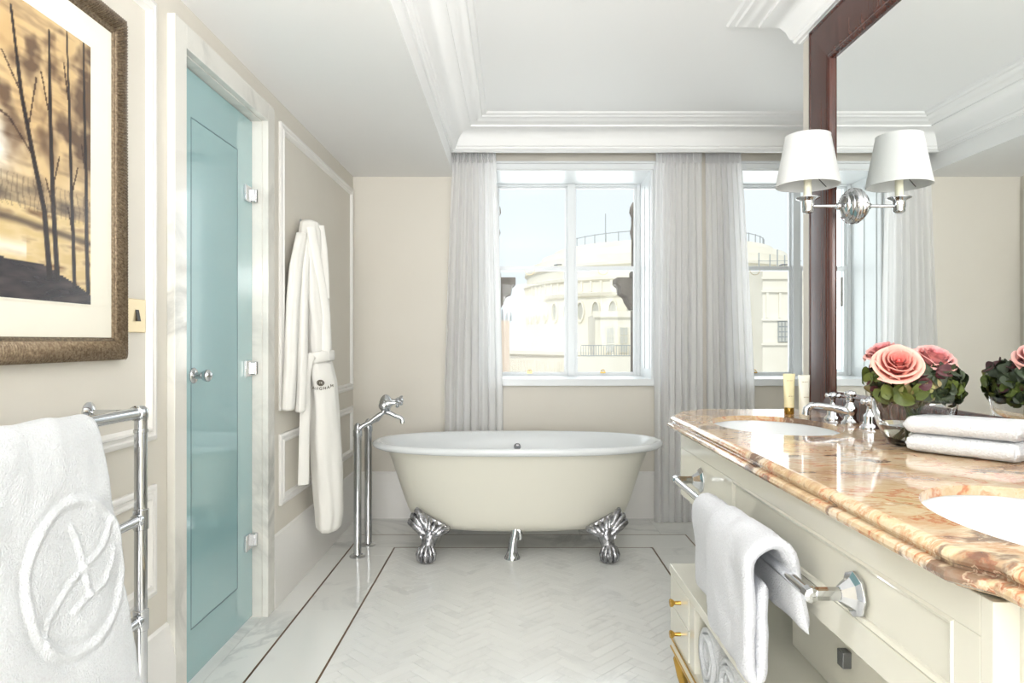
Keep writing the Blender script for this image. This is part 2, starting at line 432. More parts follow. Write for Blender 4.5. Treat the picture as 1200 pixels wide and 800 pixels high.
B(FX0+.001, FX1-.001, YR, .999, -.004, 0).build('floor_slab', 'marble_tile', base)
# inlay strips: inner line and outer line, each 7 mm wide
def strip(x0, x1, y0, y1): B(x0, x1, y0, y1, -.004, .0002).build('inlay_strip', 'brown_inlay', base)
w = .0075
strip(-.6695, -.662, YR, FY1+w); strip(.770, .7775, YR, FY1+w); strip(-.6615, .7695, FY1, FY1+w)
strip(-.9145, -.907, YR, 4.062+w); strip(1.02, 1.0275, YR, 4.062+w); strip(-.9065, 1.0195, 4.062, 4.062+w)
def slabs_y(x0, x1, y0, y1, step, off=0):
    y = y0; first = off or step
    while y < y1-1e-4:
        e = min(y1, y+first); first = step
        tile([(x0,y),(x1,y),(x1,e),(x0,e)], '', '').build('floor_slab', 'marble_slab', base); y = e
def slabs_x(y0, y1, x0, x1, step):
    x = x0
    while x < x1-1e-4:
        e = min(x1, x+step); tile([(x,y0),(e,y0),(e,y1),(x,y1)], '', '').build('floor_slab', 'marble_slab', base); x = e
slabs_y(-.907, -.6695, YR, 3.8155, .75, .17)
slabs_y(.7775, 1.02, YR, 3.8155, .75, .17)
slabs_x(3.8155, 4.062, -.907, 1.02, .482)
slabs_y(XL, -.9145, YR, 4.0695, .75, .17)
slabs_y(1.0275, 2.85, YR, 4.0695, .75, .17)
slabs_x(4.0695, YB+.02, XL, 2.85, .482)
tile([(-1.2,2.141),(XL,2.141),(XL,2.85),(-1.2,2.85)], '', '').build('floor_slab', 'marble_slab', base)

# ------------------------------------------------------------------ walls
m = MB(); DY0, DY1, DZ = 2.141, 2.85, 2.07
m.box(-1.25, XL, YR, DY0-.0, 0, 2.6); m.box(-1.25, XL, DY1, 4.92, 0, 2.6); m.box(-1.25, XL, DY0, DY1, DZ, 2.6)
wl = m.build('wall_left', 'wall_paint'); struct(wl, 'cream panelled left wall', 'wall')
W1 = (-.15, .91); W2 = (1.45, 2.51); WZ0, WZ1 = .907, 2.272
m = MB()
for a, b in ((XL, W1[0]), (W1[1], W2[0]), (W2[1], XR)): m.box(a, b, YB, 4.92, 0, 2.6)
for a, b in (W1, W2): m.box(a, b, YB, 4.92, 0, WZ0-.03); m.box(a, b, YB, 4.92, WZ1, 2.6)
wb = m.build('wall_back', 'wall_paint'); struct(wb, 'cream window wall behind the bathtub', 'wall')
wr = B(XW, XR, YR, YP, 0, 2.6).build('wall_right', 'wall_paint'); struct(wr, 'cream wall behind the vanity and mirror', 'wall')
o = B(XR, XR+.1, YP, 4.92, 0, 2.6).build('wall_far_right', 'wall_paint'); struct(o, 'cream side wall of the window bay past the vanity', 'wall')
o = B(-1.25, XR, YR-.1, YR, 0, 2.6).build('wall_rear', 'wall_paint'); struct(o, 'cream rear wall behind the viewer', 'wall')

# panel mouldings on the left wall
PM = [(0,0),(0,.010),(.006,.014),(.014,.014),(.018,.010),(.026,.010),(.030,.016),(.036,.016),(.042,.006),(.044,0)]
for (y0, y1) in ((3.05, 4.42), (.6, 1.99)):
    frame_x(XL, y0, y1, .84 if y0 > 2 else .865, 2.135, PM, 1).build('panel_moulding', 'trim_paint', wl, smooth=35)
    frame_x(XL, y0, y1, .415, .735, PM, 1).build('panel_moulding', 'trim_paint', wl, smooth=35)
# baseboards
BP = [(0,0),(.026,0),(.026,.20),(.022,.21),(.022,.222),(.016,.235),(.016,.262),(.010,.275),(.008,.295),(0,.302)]
def base_run(name, path, side, lab):
    o = sweep(path, BP, side).build(name, 'trim_paint', None, smooth=35); struct(o, lab, 'baseboard')
base_run('baseboard_left', [(XL,2.93),(XL,YB),(XR,YB),(XR,YP)], -1, 'tall white skirting past the teal door and along the window wall')
base_run('baseboard_front', [(XL,YR),(XL,2.07)], -1, 'tall white skirting before the teal door')
# marble door surround
MF = MB()
XF = -1.025
MF.box(XL-.145, XF, DY1, DY1+.075, 0, DZ+.075); MF.box(XL-.145, XF, DY0-.075, DY0, 0, DZ+.075); MF.box(XL-.145, XF, DY0, DY1, DZ, DZ+.075)
MFv = MB()
for y0, y1, z0, z1 in ((DY1, DY1+.075, 0, DZ+.075), (DY0-.075, DY0, 0, DZ+.075), (DY0, DY1, DZ, DZ+.075)):
    pass
wl_fix = wl.data
t1 = MB()
t1.box(XL-.0, XF, DY1, DY1+.075, 0, DZ+.075); t1.box(XL, XF, DY0-.075, DY0, 0, DZ+.075); t1.box(XL, XF, DY0, DY1, DZ, DZ+.075)
# reveal lining, thin marble plates covering the wall thickness
t1.box(-1.24, XL, DY1-.003, DY1, 0, DZ); t1.box(-1.24, XL, DY0, DY0+.003, 0, DZ); t1.box(-1.24, XL, DY0, DY1, DZ-.003, DZ)
t = t1.build('trim_1', 'marble_frame', bevel=.0015); struct(t, 'grey veined white marble surround of the teal door', 'door frame')

# ------------------------------------------------------------------ ceiling
m = MB()
m.box(-1.25, -.39, YR, 4.46, ZS, 2.6)                       # lowered soffit on the left
m.box(-.39, XR, YR, 4.46, ZC, 2.6)
ce = m.build('ceiling', 'ceiling_paint'); struct(ce, 'white coffered ceiling with lowered left side', 'ceiling')
zb = 2.329
CP = [(0,ZC),(0,zb),(.010,zb),(.014,zb+.006),(.024,zb+.008),(.030,zb+.016),(.030,zb+.024),(.038,zb+.030),
      (.042,zb+.040),(.050,zb+.064),(.066,zb+.088),(.090,zb+.106),(.116,zb+.116),(.130,zb+.118),(.130,zb+.128),(.140,zb+.134),(.160,zb+.136),
      (.172,zb+.142),(.186,zb+.152),(.200,zb+.155),(.206,zb+.163),(.226,zb+.165),(.234,ZC)]
o = sweep([(-.39,YR),(-.39,4.25),(XR,4.25)], CP, -1).build('trim_2', 'ceiling_paint', smooth=30); struct(o, 'white stepped cornice round the ceiling coffer', 'cornice')
o = sweep([(XW,YR),(XW,YP),(XR,YP)], CP, 1).build('trim_3', 'ceiling_paint', smooth=30); struct(o, 'white stepped cornice wrapping the wall above the mirror', 'cornice')
o = B(-.39, XR, 4.2502, 4.27, zb, ZC).build('trim_4', 'ceiling_paint'); struct(o, 'white pelmet board hiding the curtain track', 'pelmet')

# ------------------------------------------------------------------ windows
def arc_pts(cx, y, cz, r, a0, a1, n=10): return [(cx+r*cos(a0+(a1-a0)*i/n), y, cz+r*sin(a0+(a1-a0)*i/n)) for i in range(n+1)]
def window(name, x0, x1, lab):
    r = bpy.data.objects.new(name, None); COL.objects.link(r); r.location = ((x0+x1)/2, YWIN, WZ0); struct(r, lab, 'window')
    wz0 = WZ0; z1 = WZ1; mid = x0+.558
    m = MB()                                                  # lining of the deep reveal
    m.box(x0-.0, x0+.012, YB, YWIN+.05, wz0, z1); m.box(x1-.012, x1, YB, YWIN+.05, wz0, z1); m.box(x0+.012, x1-.012, YB, YWIN+.05, z1-.006, z1)
    m.build('reveal_lining', 'window_paint', r)
    for xx in (x0+.0125, x1-.0165):                           # shutter case strips
        m = MB()
        for k in range(2): m.box(xx, xx+.004, YB+.05+k*.16, YB+.17+k*.16, wz0+.06, z1-.06)
        m.build('shutter_panel', 'window_paint', r, bevel=.0015)
    m = MB(); m.box(x0-.06, x1+.06, YB-.035, YB, wz0-.045, wz0); m.box(x0, x1, YB, YWIN+.06, wz0-.03, wz0)
    m.build('window_sill', 'window_paint', r, bevel=.003)
    m = MB()
    for pr in ((x0-.07, x0, wz0, z1+.036), (x1, x1+.07, wz0, z1+.036), (x0, x1, z1, z1+.036)):
        m.box(pr[0], pr[1], YB-.018, YB, pr[2], pr[3])
    m.box(x0-.085, x1+.085, YB-.030, YB-.0, z1+.036, z1+.050)
    m.build('architrave', 'window_paint', r, bevel=.003)
    m = MB(); m.box(x0+.012, x0+.035, YWIN, YWIN+.05, wz0, z1-.006); m.box(x1-.035, x1-.012, YWIN, YWIN+.05, wz0, z1-.006)
    m.box(mid-.026, mid+.026, YWIN-.012, YWIN+.05, wz0, z1-.006); m.box(x0+.035, x1-.035, YWIN, YWIN+.05, z1-.018, z1-.006)
    m.build('window_frame', 'window_paint', r, bevel=.002)
    zm = 1.67
    for a, b in ((x0+.035, mid-.026), (mid+.026, x1-.035)):
        for up in (0, 1):
            za, zb_ = ((wz0, zm+.016), (zm-.016, z1-.018))[up]; y = YWIN+.012+.02*up; st = .014+.008*(1-up); 
            lo = .026 if not up else .030; hi = .030 if not up else .012
            m = MB(); m.box(a, a+st, y, y+.018, za, zb_); m.box(b-st, b, y, y+.018, za, zb_)
            m.box(a+st, b-st, y, y+.018, za, za+lo); m.box(a+st, b-st, y, y+.018, zb_-hi, zb_)
            s = m.build('sash', 'window_paint', r, bevel=.0015)
            B(a+st, b-st, y+.007, y+.010, za+lo, zb_-hi).build('pane', 'window_glass', s)
        c = (a+b)/2
        m = MB(); m.tube(arc_pts(c-.02, YWIN+.008, wz0+.030, .012, 0, pi), .003, 8); m.box(c-.038, c-.002, YWIN+.004, YWIN+.012, wz0+.018, wz0+.028)
        m.build('sash_lift', 'brass', r, smooth=40)
        m = MB(); m.tube(arc_pts(c-.02, YWIN+.0, zm-.012, .035, pi, 2*pi, 12), .002, 6); m.build('pull_ring', 'switch_brass', r, smooth=40)
    m = MB(); m.lathe((mid-.11, YWIN+.0, zm+.018), (0,0,1), [(.014,0),(.014,.006),(.006,.01)], 12); m.tube([(mid-.11,YWIN,zm+.026),(mid-.065,YWIN,zm+.026)], .004, 8)
    m.build('sash_latch', 'grey_pull', r, smooth=40)
window('window_1', W1[0], W1[1], 'white double sash window behind the bathtub')
window('window_2', W2[0], W2[1], 'white sash window right of the double curtain')

# ------------------------------------------------------------------ teal glass door
dr = bpy.data.objects.new('door_1', None); COL.objects.link(dr); dr.location = (-1.095, 2.85, 0)
struct(dr, 'teal glass door in a marble surround', 'door')
d = B(-1.102, -1.090, DY0+.006, DY1-.006, .008, DZ-.006).build('door_leaf', 'door_teal', dr, bevel=.001)
m = MB(); g = .0035
m.box(-1.0902, -1.0894, 2.305, 2.695, .175, .175+g); m.box(-1.0902, -1.0894, 2.305, 2.695, 1.905, 1.905+g)
m.box(-1.0902, -1.0894, 2.305, 2.305+g, .175, 1.905); m.box(-1.0902, -1.0894, 2.695-g, 2.695, .175, 1.905)
m.build('panel_line', 'door_groove', dr)
for z in (1.752, 1.04, .331):
    m = MB(); m.box(-1.090, -1.079, 2.755, 2.812, z-.032, z+.032); m.box(-1.084, -1.066, 2.812, 2.8465, z-.024, z+.024)
    m.lathe((-1.068, 2.828, z-.026), (0,0,1), [(.008,0),(.008,.052)], 12)
    m.build('hinge', 'chrome', dr, smooth=35, bevel=.0015)
m = MB(); m.lathe((-1.090, 2.32, 1.034), (1,0,0), [(.027,0),(.027,.004),(.022,.009),(.012,.012),(.010,.028),(.016,.034),(.021,.044),(.020,.054),(.012,.061),(.002,.063)], 24)
m.build('door_knob', 'chrome', dr, smooth=50)

# ------------------------------------------------------------------ bathtub
CX, CY = .022, 3.845
bt = thing('bathtub', 'cream freestanding roll-top bathtub on silver claw feet below the window', 'bathtub', (CX, CY, 0))
def plan(hx, hy, z, n=72, e=2.7):
    r = []
    for k in range(n):
        a = 2*pi*k/n; c, s = cos(a), sin(a)
        r.append((CX+hx*math.copysign(abs(c)**(2/e), c), CY+hy*math.copysign(abs(s)**(2/2.2), s), z))
    return r
out = [(.20,.08,.128),(.40,.17,.128),(.50,.205,.136),(.555,.235,.152),(.590,.255,.18),(.615,.268,.23),(.640,.280,.30),(.672,.298,.40),(.705,.316,.50),(.728,.332,.555),(.745,.342,.567)]
MB().rings([plan(a, b, z) for a, b, z in out], True, False).build('body', 'tub_enamel_cream', bt, smooth=60, subsurf=1)
rim = [(.738,.336,.562),(.760,.350,.560),(.790,.362,.562),(.808,.370,.572),(.815,.374,.584),(.808,.370,.597),(.792,.360,.603),(.772,.345,.598),(.758,.332,.585),
       (.705,.312,.54),(.662,.285,.42),(.618,.258,.30),(.565,.228,.21),(.46,.18,.165),(.30,.11,.152),(.05,.02,.148)]
MB().rings([plan(a, b, z) for a, b, z in rim], False, True).build('inner_basin', 'white_enamel', bt, smooth=60, subsurf=1)
MB().lathe((CX+.0, 4.148, .512), (0,-1,0), [(.021,-.004),(.021,.006),(.016,.010),(.003,.011)], 20).build('overflow', 'aged_silver', bt, smooth=40)
# waste pipe
m = MB(); m.lathe((CX-.03, 3.62, 0), (0,0,1), [(.042,0),(.042,.008),(.037,.014),(.030,.030),(.026,.045)], 20)
m.tube([(-.008,3.62,.02),(-.004,3.62,.08),(.006,3.625,.125),(.012,3.64,.165)], [.030,.023,.024,.027], 16)
m.tube([(.012,3.625,.150),(.030,3.62,.150),(.035,3.62,.135),(.035,3.62,.10)], [.014,.013,.013,.011], 10)
m.build('waste_pipe', 'chrome', bt, smooth=50)
# claw feet
def foot(sx, sy):
    m = MB(); X0 = CX+sx*.475; Y0 = CY+sy*.275
    def q(u, d, z): return (X0+sx*u, Y0+sy*d, z)       # u outwards along the tub, d outwards in depth
    bs = [];  # ball
    m.lathe(q(0,.02,.002), (0,0,1), [(.012,0),(.026,.006),(.036,.020),(.040,.038),(.036,.056),(.024,.070),(.008,.076)], 16)
    for k in range(5):                                   # toes gripping the ball
        a = radians(-70+35*k+0); dx, dy = sin(a), cos(a)
        m.tube([q(-.004+dx*.012, .02+dy*.01, .092), q(dx*.034, .02+dy*.034, .078), q(dx*.046, .02+dy*.046, .048), q(dx*.042, .02+dy*.042, .020), q(dx*.030, .02+dy*.030, .006)],
               [.014,.013,.012,.010,.004], 8)
    m.tube([q(-.002,.012,.07), q(-.010,.008,.105), q(-.018,-.002,.135), q(-.014,-.012,.165), q(0,-.03,.19)], [.036,.037,.044,.054,.04], 14)
    PL = [(.055,.268),(.085,.238),(.074,.20),(.045,.165),(.032,.12),(-.040,.12),(-.066,.158),(-.114,.174),(-.078,.198),(-.030,.222),(.012,.246)]
    nP = len(PL); m.add([q(u, .012-(z-.12)*.15, z) for u, z in PL]+[q(u, -.03, z) for u, z in PL], [tuple(range(nP)), tuple(reversed(range(nP, 2*nP)))]+[(i,(i+1)%nP,(i+1)%nP+nP,i+nP) for i in range(nP)])
    edge = [(.055,.272),(.078,.245),(.092,.215),(.040,.262),(.015,.240),(-.015,.222),(-.048,.203),(-.085,.190),(-.112,.176),(.066,.190),(-.060,.172)]
    for (u, z) in edge:                                  # acanthus lobes spreading over the tub shell
        dd = .005 - (z-.17)*.1
        mu, mz = -.012+(u+.012)*.5, .135+(z-.135)*.55
        m.tube([q(-.014,.0,.125), q(mu,.022+dd,mz), q(u*.95,.006+dd,z-.006), q(u*1.0,-.012+dd,z)], [.018,.021,.017,.010], 8)
        m.lathe(q(u*.93,.010+dd,z-.008), (sx*.2,sy,.2), [(.003,-.008),(.010,-.004),(.012,.003),(.006,.010),(.001,.012)], 8)
    for k in range(4):
        m.lathe(q(-.012, .030, .095+.014*k), (0,sy,0), [(.013,-.01),(.011,.003),(.003,.008)], 8)
    return m
for sx in (-1, 1):
    for sy in (-1, 1):
        foot(sx, sy).build('foot', 'aged_silver', bt, smooth=60)

# bath filler tap on two standpipes
FT = thing('bath_tap', 'chrome bath tap on two tall floor standpipes left of the bathtub', 'tap', (-.83, 3.75, 0))
for (x, y) in ((-.835, 3.65), (-.822, 3.857)):
    m = MB(); m.lathe((x, y, 0), (0,0,1), [(.042,0),(.042,.005),(.036,.010),(.022,.014),(.020,.02),(.020,.30),(.020,.64),(.024,.645),(.024,.675),(.019,.68),(.017,.70),(.010,.712),(.002,.716)], 20)
    m.build('standpipe', 'chrome', FT, smooth=40)
    ye = 3.75+(-.05 if y < 3.75 else .05)
    m = MB(); m.tube([(x,y,.675),(x+.02,y,.695),(x+.06,y+(ye-y)*.5,.715),(-.735,ye,.748),(-.708,ye,.765),(-.702,ye,.785)], [.013,.0125,.0125,.0125,.013,.014], 12)
    m.build('supply_arm', 'chrome', FT, smooth=60)
m = MB(); m.lathe((-.702, 3.665, .803), (0,1,0), [(.012,0),(.020,.006),(.027,.016),(.029,.03),(.024,.05),(.022,.085),(.024,.12),(.029,.14),(.027,.154),(.020,.164),(.012,.17)], 18)
m.lathe((-.702, 3.75, .76), (0,0,1), [(.014,0),(.023,.01),(.026,.03),(.034,.045),(.036,.06),(.030,.075),(.024,.085),(.015,.095),(.004,.100)], 18)
m.build('mixer_body', 'chrome', FT, smooth=50)
m = MB(); m.tube([(-.70,3.75,.765),(-.68,3.75,.757),(-.65,3.75,.742),(-.622,3.75,.732),(-.612,3.75,.722),(-.611,3.75,.702)], [.016,.014,.0125,.012,.012,.013], 14)
m.build('spout', 'chrome', FT, smooth=60)
for yv in (3.69, 3.81):
    m = MB(); m.lathe((-.70, yv, .812), (1,0,.12), [(.018,0),(.020,.02),(.014,.035),(.010,.05),(.009,.062),(.016,.066),(.016,.078),(.008,.084)], 14)
    c = Vector((-.70, yv, .812))+Vector((1,0,.12)).normalized()*.072
    for k in range(4):
        a = pi/4+k*pi/2; dv = Vector((0, cos(a), sin(a)))
        m.tube([c, c+dv*.020, c+dv*.030], [.006,.005,.008], 8)
    m.build('cross_handle', 'chrome', FT, smooth=50)

# ------------------------------------------------------------------ curtains
def curtain(name, xt0, xt1, xb0, xb1, y, label, pleats, seed, zt=2.36, zb_=.004):
    rnd = random.Random(seed); nx, nz = pleats*12, 40; mb = MB(); vs = []
    ph = [rnd.uniform(-.5,.5) for _ in range(pleats+2)]; am = [rnd.uniform(.6,1.3) for _ in range(pleats+2)]
    for j in range(nz+1):
        v = j/nz; z = zt+(zb_-zt)*v
        fl = min(1, v*1.6)**.8
        x0 = xt0+(xb0-xt0)*fl; x1 = xt1+(xb1-xt1)*fl
        for i in range(nx+1):
            u = i/nx; p = u*pleats; k = int(p)
            a = am[k]*(1-(p-k))+am[k+1]*(p-k); f = ph[k]*(1-(p-k))+ph[k+1]*(p-k)
            top = max(0, 1-v/.05)
            amp = (.008+.013*min(1, v*2))*a
            q = sin(2*pi*p+f*2*v)
            yy = y+amp*q+.006*sin(2*pi*p*2.3+seed+v*3)*min(1,v*3)+top*.008*sin(2*pi*p*3)
            xx = x0+(x1-x0)*u+.010*cos(2*pi*p+f)*(1-top)*v
            vs.append((xx, yy, z))
    fs = [(j*(nx+1)+i, j*(nx+1)+i+1, (j+1)*(nx+1)+i+1, (j+1)*(nx+1)+i) for j in range(nz) for i in range(nx)]
    root = thing('curtain', label, 'curtain', ((xt0+xt1)/2, y, zt))
    mb.add(vs, fs).build('cloth', 'sheer_cloth', root, smooth=80)
    hd = MB()                                             # gathered heading tape with pencil pleats
    n2 = pleats*24; r1, r2 = [], []
    for i in range(n2+1):
        u = i/n2; yy = y-.006+.012*sin(2*pi*pleats*3*u); x = xt0+(xt1-xt0)*u
        r1.append((x, yy, zt-.001)); r2.append((x, yy, zt-.075))
    hd.rings([r1, r2], False, False, False).build('heading_tape', 'sheer_cloth', root, smooth=80)
    n = 7
    for k in range(n):
        x = xt0+(xt1-xt0)*(k+.5)/n; B(x-.003, x+.003, y+.008, y+.012, zt-.03, zt+.022).build('curtain_hook', 'trim_paint', root)
curtain('curtain', -.385, -.115, -.445, -.075, 4.345, 'white sheer curtain left of the window, beside the lowered ceiling', 7, 3)
curtain('curtain', .905, 1.195, .89, 1.20, 4.345, 'left half of the white sheer curtain pair between the two windows', 7, 5)
curtain('curtain', 1.220, 1.445, 1.225, 1.525, 4.350, 'right half of the white sheer curtain pair between the two windows', 7, 9)
o = B(-.388, XR-.02, 4.33, 4.36, 2.383, 2.40).build('curtain_track', 'trim_paint'); tag(o, 'white curtain track above the sheer curtains behind the pelmet', 'curtain track')

# ------------------------------------------------------------------ mirror
mr = thing('wall_mirror', 'large wall mirror in a broad dark red-brown wooden frame over the vanity', 'mirror', (1.12, 1.5, .81))
B(XG, XW, .70, 2.47, .92, 2.20).build('mirror_glass', 'mirror_glass', mr)
MP = [(.0,-.02),(.0,.030),(.004,.034),(.010,.034),(.013,.029),(.018,.029),(.022,.033),(.140,.033),(.148,.030),(.154,.031),(.160,.028),(.165,.020),(.165,.0151)]
# rails, mitred
def mframe():
    x = XW; y0, y1, z0, z1 = .55, 2.575, .81, 2.315
    corners = [(y0,z0,1,1),(y1,z0,-1,1),(y1,z1,-1,-1),(y0,z1,1,-1)]
    R = [[(x-max(o, .0), y+sy*i, z+sz*i) for i, o in MP] for y, z, sy, sz in corners]
    for k in range(4):
        MB().rings([R[k], R[(k+1) % 4]], True, True).build('frame_rail' if k in (0, 2) else 'frame_stile', 'dark_wood', mr, smooth=25)
mframe()

# ------------------------------------------------------------------ sconce
SC = thing('wall_sconce', 'chrome single-arm wall lamp with white drum shade fixed on the mirror', 'wall lamp', (XG, 2.271, 1.60))
ys, zs = 2.271, 1.60
MB().lathe((XG, ys, zs), (-1,0,0), [(.060,0),(.060,.004),(.056,.008),(.058,.012),(.053,.016),(.050,.018),(.051,.022),(.045,.027),(.041,.029),(.041,.032),(.034,.038),(.024,.043),(.012,.047),(.010,.056),(.004,.060)], 36).build('backplate', 'chrome', SC, smooth=50)
MB().tube([(1.075,ys,zs),(1.0,ys,zs),(.985,ys,zs)], .0055, 12).build('arm', 'chrome', SC, smooth=50)
xs = .978
MB().lathe((xs, ys, zs-.020), (0,0,1), [(.010,-.004),(.017,0),(.019,.004),(.018,.012),(.020,.016),(.020,.036),(.024,.040),(.038,.046),(.038,.048),(.012,.048)], 24).build('candle_cup', 'chrome', SC, smooth=40)
MB().lathe((xs, ys, zs+.027), (0,0,1), [(.0125,0),(.0125,.10),(.009,.104)], 20).build('candle_sleeve', 'lamp_candle', SC, smooth=40)
m = MB(); zz = 1.667; hh = .166; n = 48
def rr(r, z): return [(xs+r*cos(2*pi*k/n), ys+r*sin(2*pi*k/n), z) for k in range(n)]
m.rings([rr(.0975,zz), rr(.101,zz), rr(.1005,zz+.006), rr(.0715,zz+hh-.006), rr(.0715,zz+hh), rr(.069,zz+hh), rr(.0975,zz)], False, False)
m.build('lamp_shade', 'lamp_shade_cloth', SC, smooth=40)
m = MB()
for k in range(3):
    a = radians(30+120*k); m.tube([(xs+.0975*cos(a), ys+.0975*sin(a), zz+.008), (xs+.012*cos(a), ys+.012*sin(a), zz+.055)], .0015, 6)
m.tube([(xs+.013*cos(2*pi*k/16), ys+.013*sin(2*pi*k/16), zz+.055) for k in range(17)], .0015, 6)
m.build('shade_carrier', 'grey_pull', SC, smooth=50)

# ------------------------------------------------------------------ countertop with two oval openings
XE = .552
front = [(1.112, 2.575), (.715, 2.575), (.620, 2.50), (XE, 2.34), (XE, .845), (.582, .800), (.582, .32)]
def ell(cx, cy, ax, ay, n=56): return [(cx+ax*cos(2*pi*k/n), cy+ay*sin(2*pi*k/n)) for k in range(n)]
BAS = [(.800, 2.10, .178, .255), (.800, .955, .178, .255)]
ct = thing('countertop', 'polished red and beige breccia marble vanity top with moulded edge', 'countertop', (.8, 1.4, CH))
m = MB()
outer = front+[(1.112, .32)]
polys = [outer]+[ell(*b) for b in BAS]
flat = [p for q in polys for p in q]
tris = tessellate_polygon([[Vector((x, y, 0)) for x, y in q] for q in polys])
for z in (CH, CH-.0405): m.add([(x, y, z) for x, y in flat], [tuple(t) for t in tris])
for q in polys[1:]:
    nq = len(q); m.add([(x,y,CH) for x,y in q]+[(x,y,CH-.017) for x,y in q], [(i,(i+1)%nq,(i+1)%nq+nq,i+nq) for i in range(nq)])
m.add([(1.112,.32,CH),(1.112,2.575,CH),(1.112,2.575,CH-.0405),(1.112,.32,CH-.0405)], [(0,1,2,3)])
m.build('slab', 'red_breccia_marble', ct)
EP = [(0,CH),(.005,CH-.0005),(.010,CH-.003),(.0145,CH-.008),(.0155,CH-.012),(.0135,CH-.0165),(.009,CH-.0195),(.009,CH-.0225),(.018,CH-.0235),(.023,CH-.0265),(.0255,CH-.032),(.0235,CH-.037),(.018,CH-.0405),(-.02,CH-.0405)]
sweep(front, EP, -1).build('edge_moulding', 'red_breccia_marble', ct, smooth=30)
# cove under the slab
sweep([(x+.0, y) for x, y in front], [(.004,CH-.041),(.004,CH-.046),(-.004,CH-.050),(-.02,CH-.050),(-.02,CH-.041)], -1).build('under_moulding', 'red_breccia_marble', ct, smooth=30)
for i, (bx, by, ax, ay) in enumerate(BAS):
    prof = [(1.05,-.0172),(1.02,-.0172),(1.015,-.032),(.98,-.065),(.90,-.11),(.74,-.145),(.5,-.165),(.2,-.172),(.05,-.173)]
    o = MB().rings([[(bx+ax*s*cos(2*pi*k/56), by+ay*s*sin(2*pi*k/56), CH+z) for k in range(56)] for s, z in prof], False, True)
    r = thing('wash_basin', ['white oval wash basin sunk at the far end of the vanity, by the tubes', 'white oval wash basin sunk in the near end of the vanity'][i], 'basin', (bx, by, CH-.17))
    o.build('bowl', 'white_enamel', r, smooth=60, solid=.004)
    MB().lathe((bx, by, CH-.1725), (0,0,1), [(.022,0),(.022,.004),(.014,.005),(.012,.002)], 20).build('drain', 'chrome', r, smooth=40)

# ------------------------------------------------------------------ vanity cabinet
vc = thing('vanity_cabinet', 'glossy cream lacquered vanity cabinet under the marble countertop', 'cabinet', (.85, 1.4, 0))
XA = .562
def recessed(x, y0, y1, z0, z1, panels, depth=.006):
    """board facing -X from y0..y1, z0..z1 with recessed fields"""
    m = MB(); m.box(x+depth, x+.03, y0, y1, z0, z1)
    zt = panels[0][3]; zb2 = panels[0][2]
    m.box(x, x+depth, y0, y1, z0, zb2); m.box(x, x+depth, y0, y1, zt, z1)
    ys_ = [y0]+[v for p in panels for v in (p[0], p[1])]+[y1]
    for k in range(0, len(ys_), 2): m.box(x, x+depth, ys_[k], ys_[k+1], zb2, zt)
    return m
ZA0, ZA1 = .637, CH-.0505
recessed(XA, .822, 2.30, ZA0, ZA1, [(.872, 1.757, .694, .795)], .005).build('apron_panel', 'cream_lacquer', vc, bevel=.0015)
for (y0, y1) in ((.872, 1.757),):
    frame_x(XA+.005, y0, y1, .694, .795, [(0,0),(0,.004),(.004,.007),(.010,.004),(.012,0)], -1).build('panel_bead', 'cream_lacquer', vc, smooth=30)
MB().prism([(XA, 2.30), (XA+.03, 2.30), (.74, 2.53), (.72, 2.55)], ZA0, ZA1).build('corner_panel', 'cream_lacquer', vc, bevel=.001)
B(.74, 1.14, 2.53, 2.55, ZA0, ZA1).build('end_panel', 'cream_lacquer', vc)
B(XA, .594, .800, .8215, .0, ZA1).build('pilaster', 'cream_lacquer', vc, bevel=.001)
B(.594, .612, .32, .8045, .06, ZA1).build('door', 'cream_lacquer', vc, bevel=.001)
B(.60, 1.14, .82, 2.50, ZA0, ZA0+.012).build('bottom_board', 'cream_lacquer', vc)
dw = B(.653, 1.13, .83, 1.60, .4405, ZA0-.0005).build('drawer', 'cream_lacquer', vc, bevel=.001)
B(.635, .653, 1.318, 1.342, .517, .549).build('drawer_pull', 'grey_pull', dw, bevel=.002)

# low shelf unit beneath the vanity
lu = thing('shelf_unit', 'low cream shelf unit with gold edging and legs beneath the vanity', 'shelf unit', (.8, 1.5, 0))
LX, LY1, LY0 = .500, 2.186, .84
B(LX, 1.14, LY0, LY1, .4125, .440).build('top_board', 'cream_lacquer', lu, bevel=.0015)
B(LX+.006, 1.14, LY0, LY1-.004, .207, .222).build('bottom_board', 'cream_lacquer', lu)
B(LX+.004, 1.14, LY0, LY1-.002, .178, .2065).build('bottom_rail', 'cream_lacquer', lu)
m = MB(); m.box(LX, LX+.004, LY0, LY1, .205, .209); m.box(LX, LX+.004, LY0, LY1, .1745, .1785); m.build('gold_edging', 'brass', lu)
B(LX+.02, 1.13, LY1-.018, LY1-.002, .222, .4125).build('side_board', 'cream_lacquer', lu)
B(LX+.004, 1.13, 1.905, 1.955, .222, .4125).build('divider', 'cream_lacquer', lu, bevel=.001)
B(1.12, 1.135, LY0, LY1-.02, .222, .4125).build('back_board', 'cream_lacquer', lu)
for z0, z1 in ((.320, .4105), (.226, .3165)):
    dq = B(LX+.001, LX+.35, 1.958, LY1-.003, z0, z1).build('drawer', 'cream_lacquer', lu, bevel=.002)
    zc = (z0+z1)/2; yc = 2.05
    MB().lathe((LX+.001, yc, zc), (-1,0,0), [(.006,0),(.0055,.018),(.011,.024),(.012,.030),(.010,.033),(.002,.034)], 16).build('drawer_knob', 'brass', dq, smooth=40)
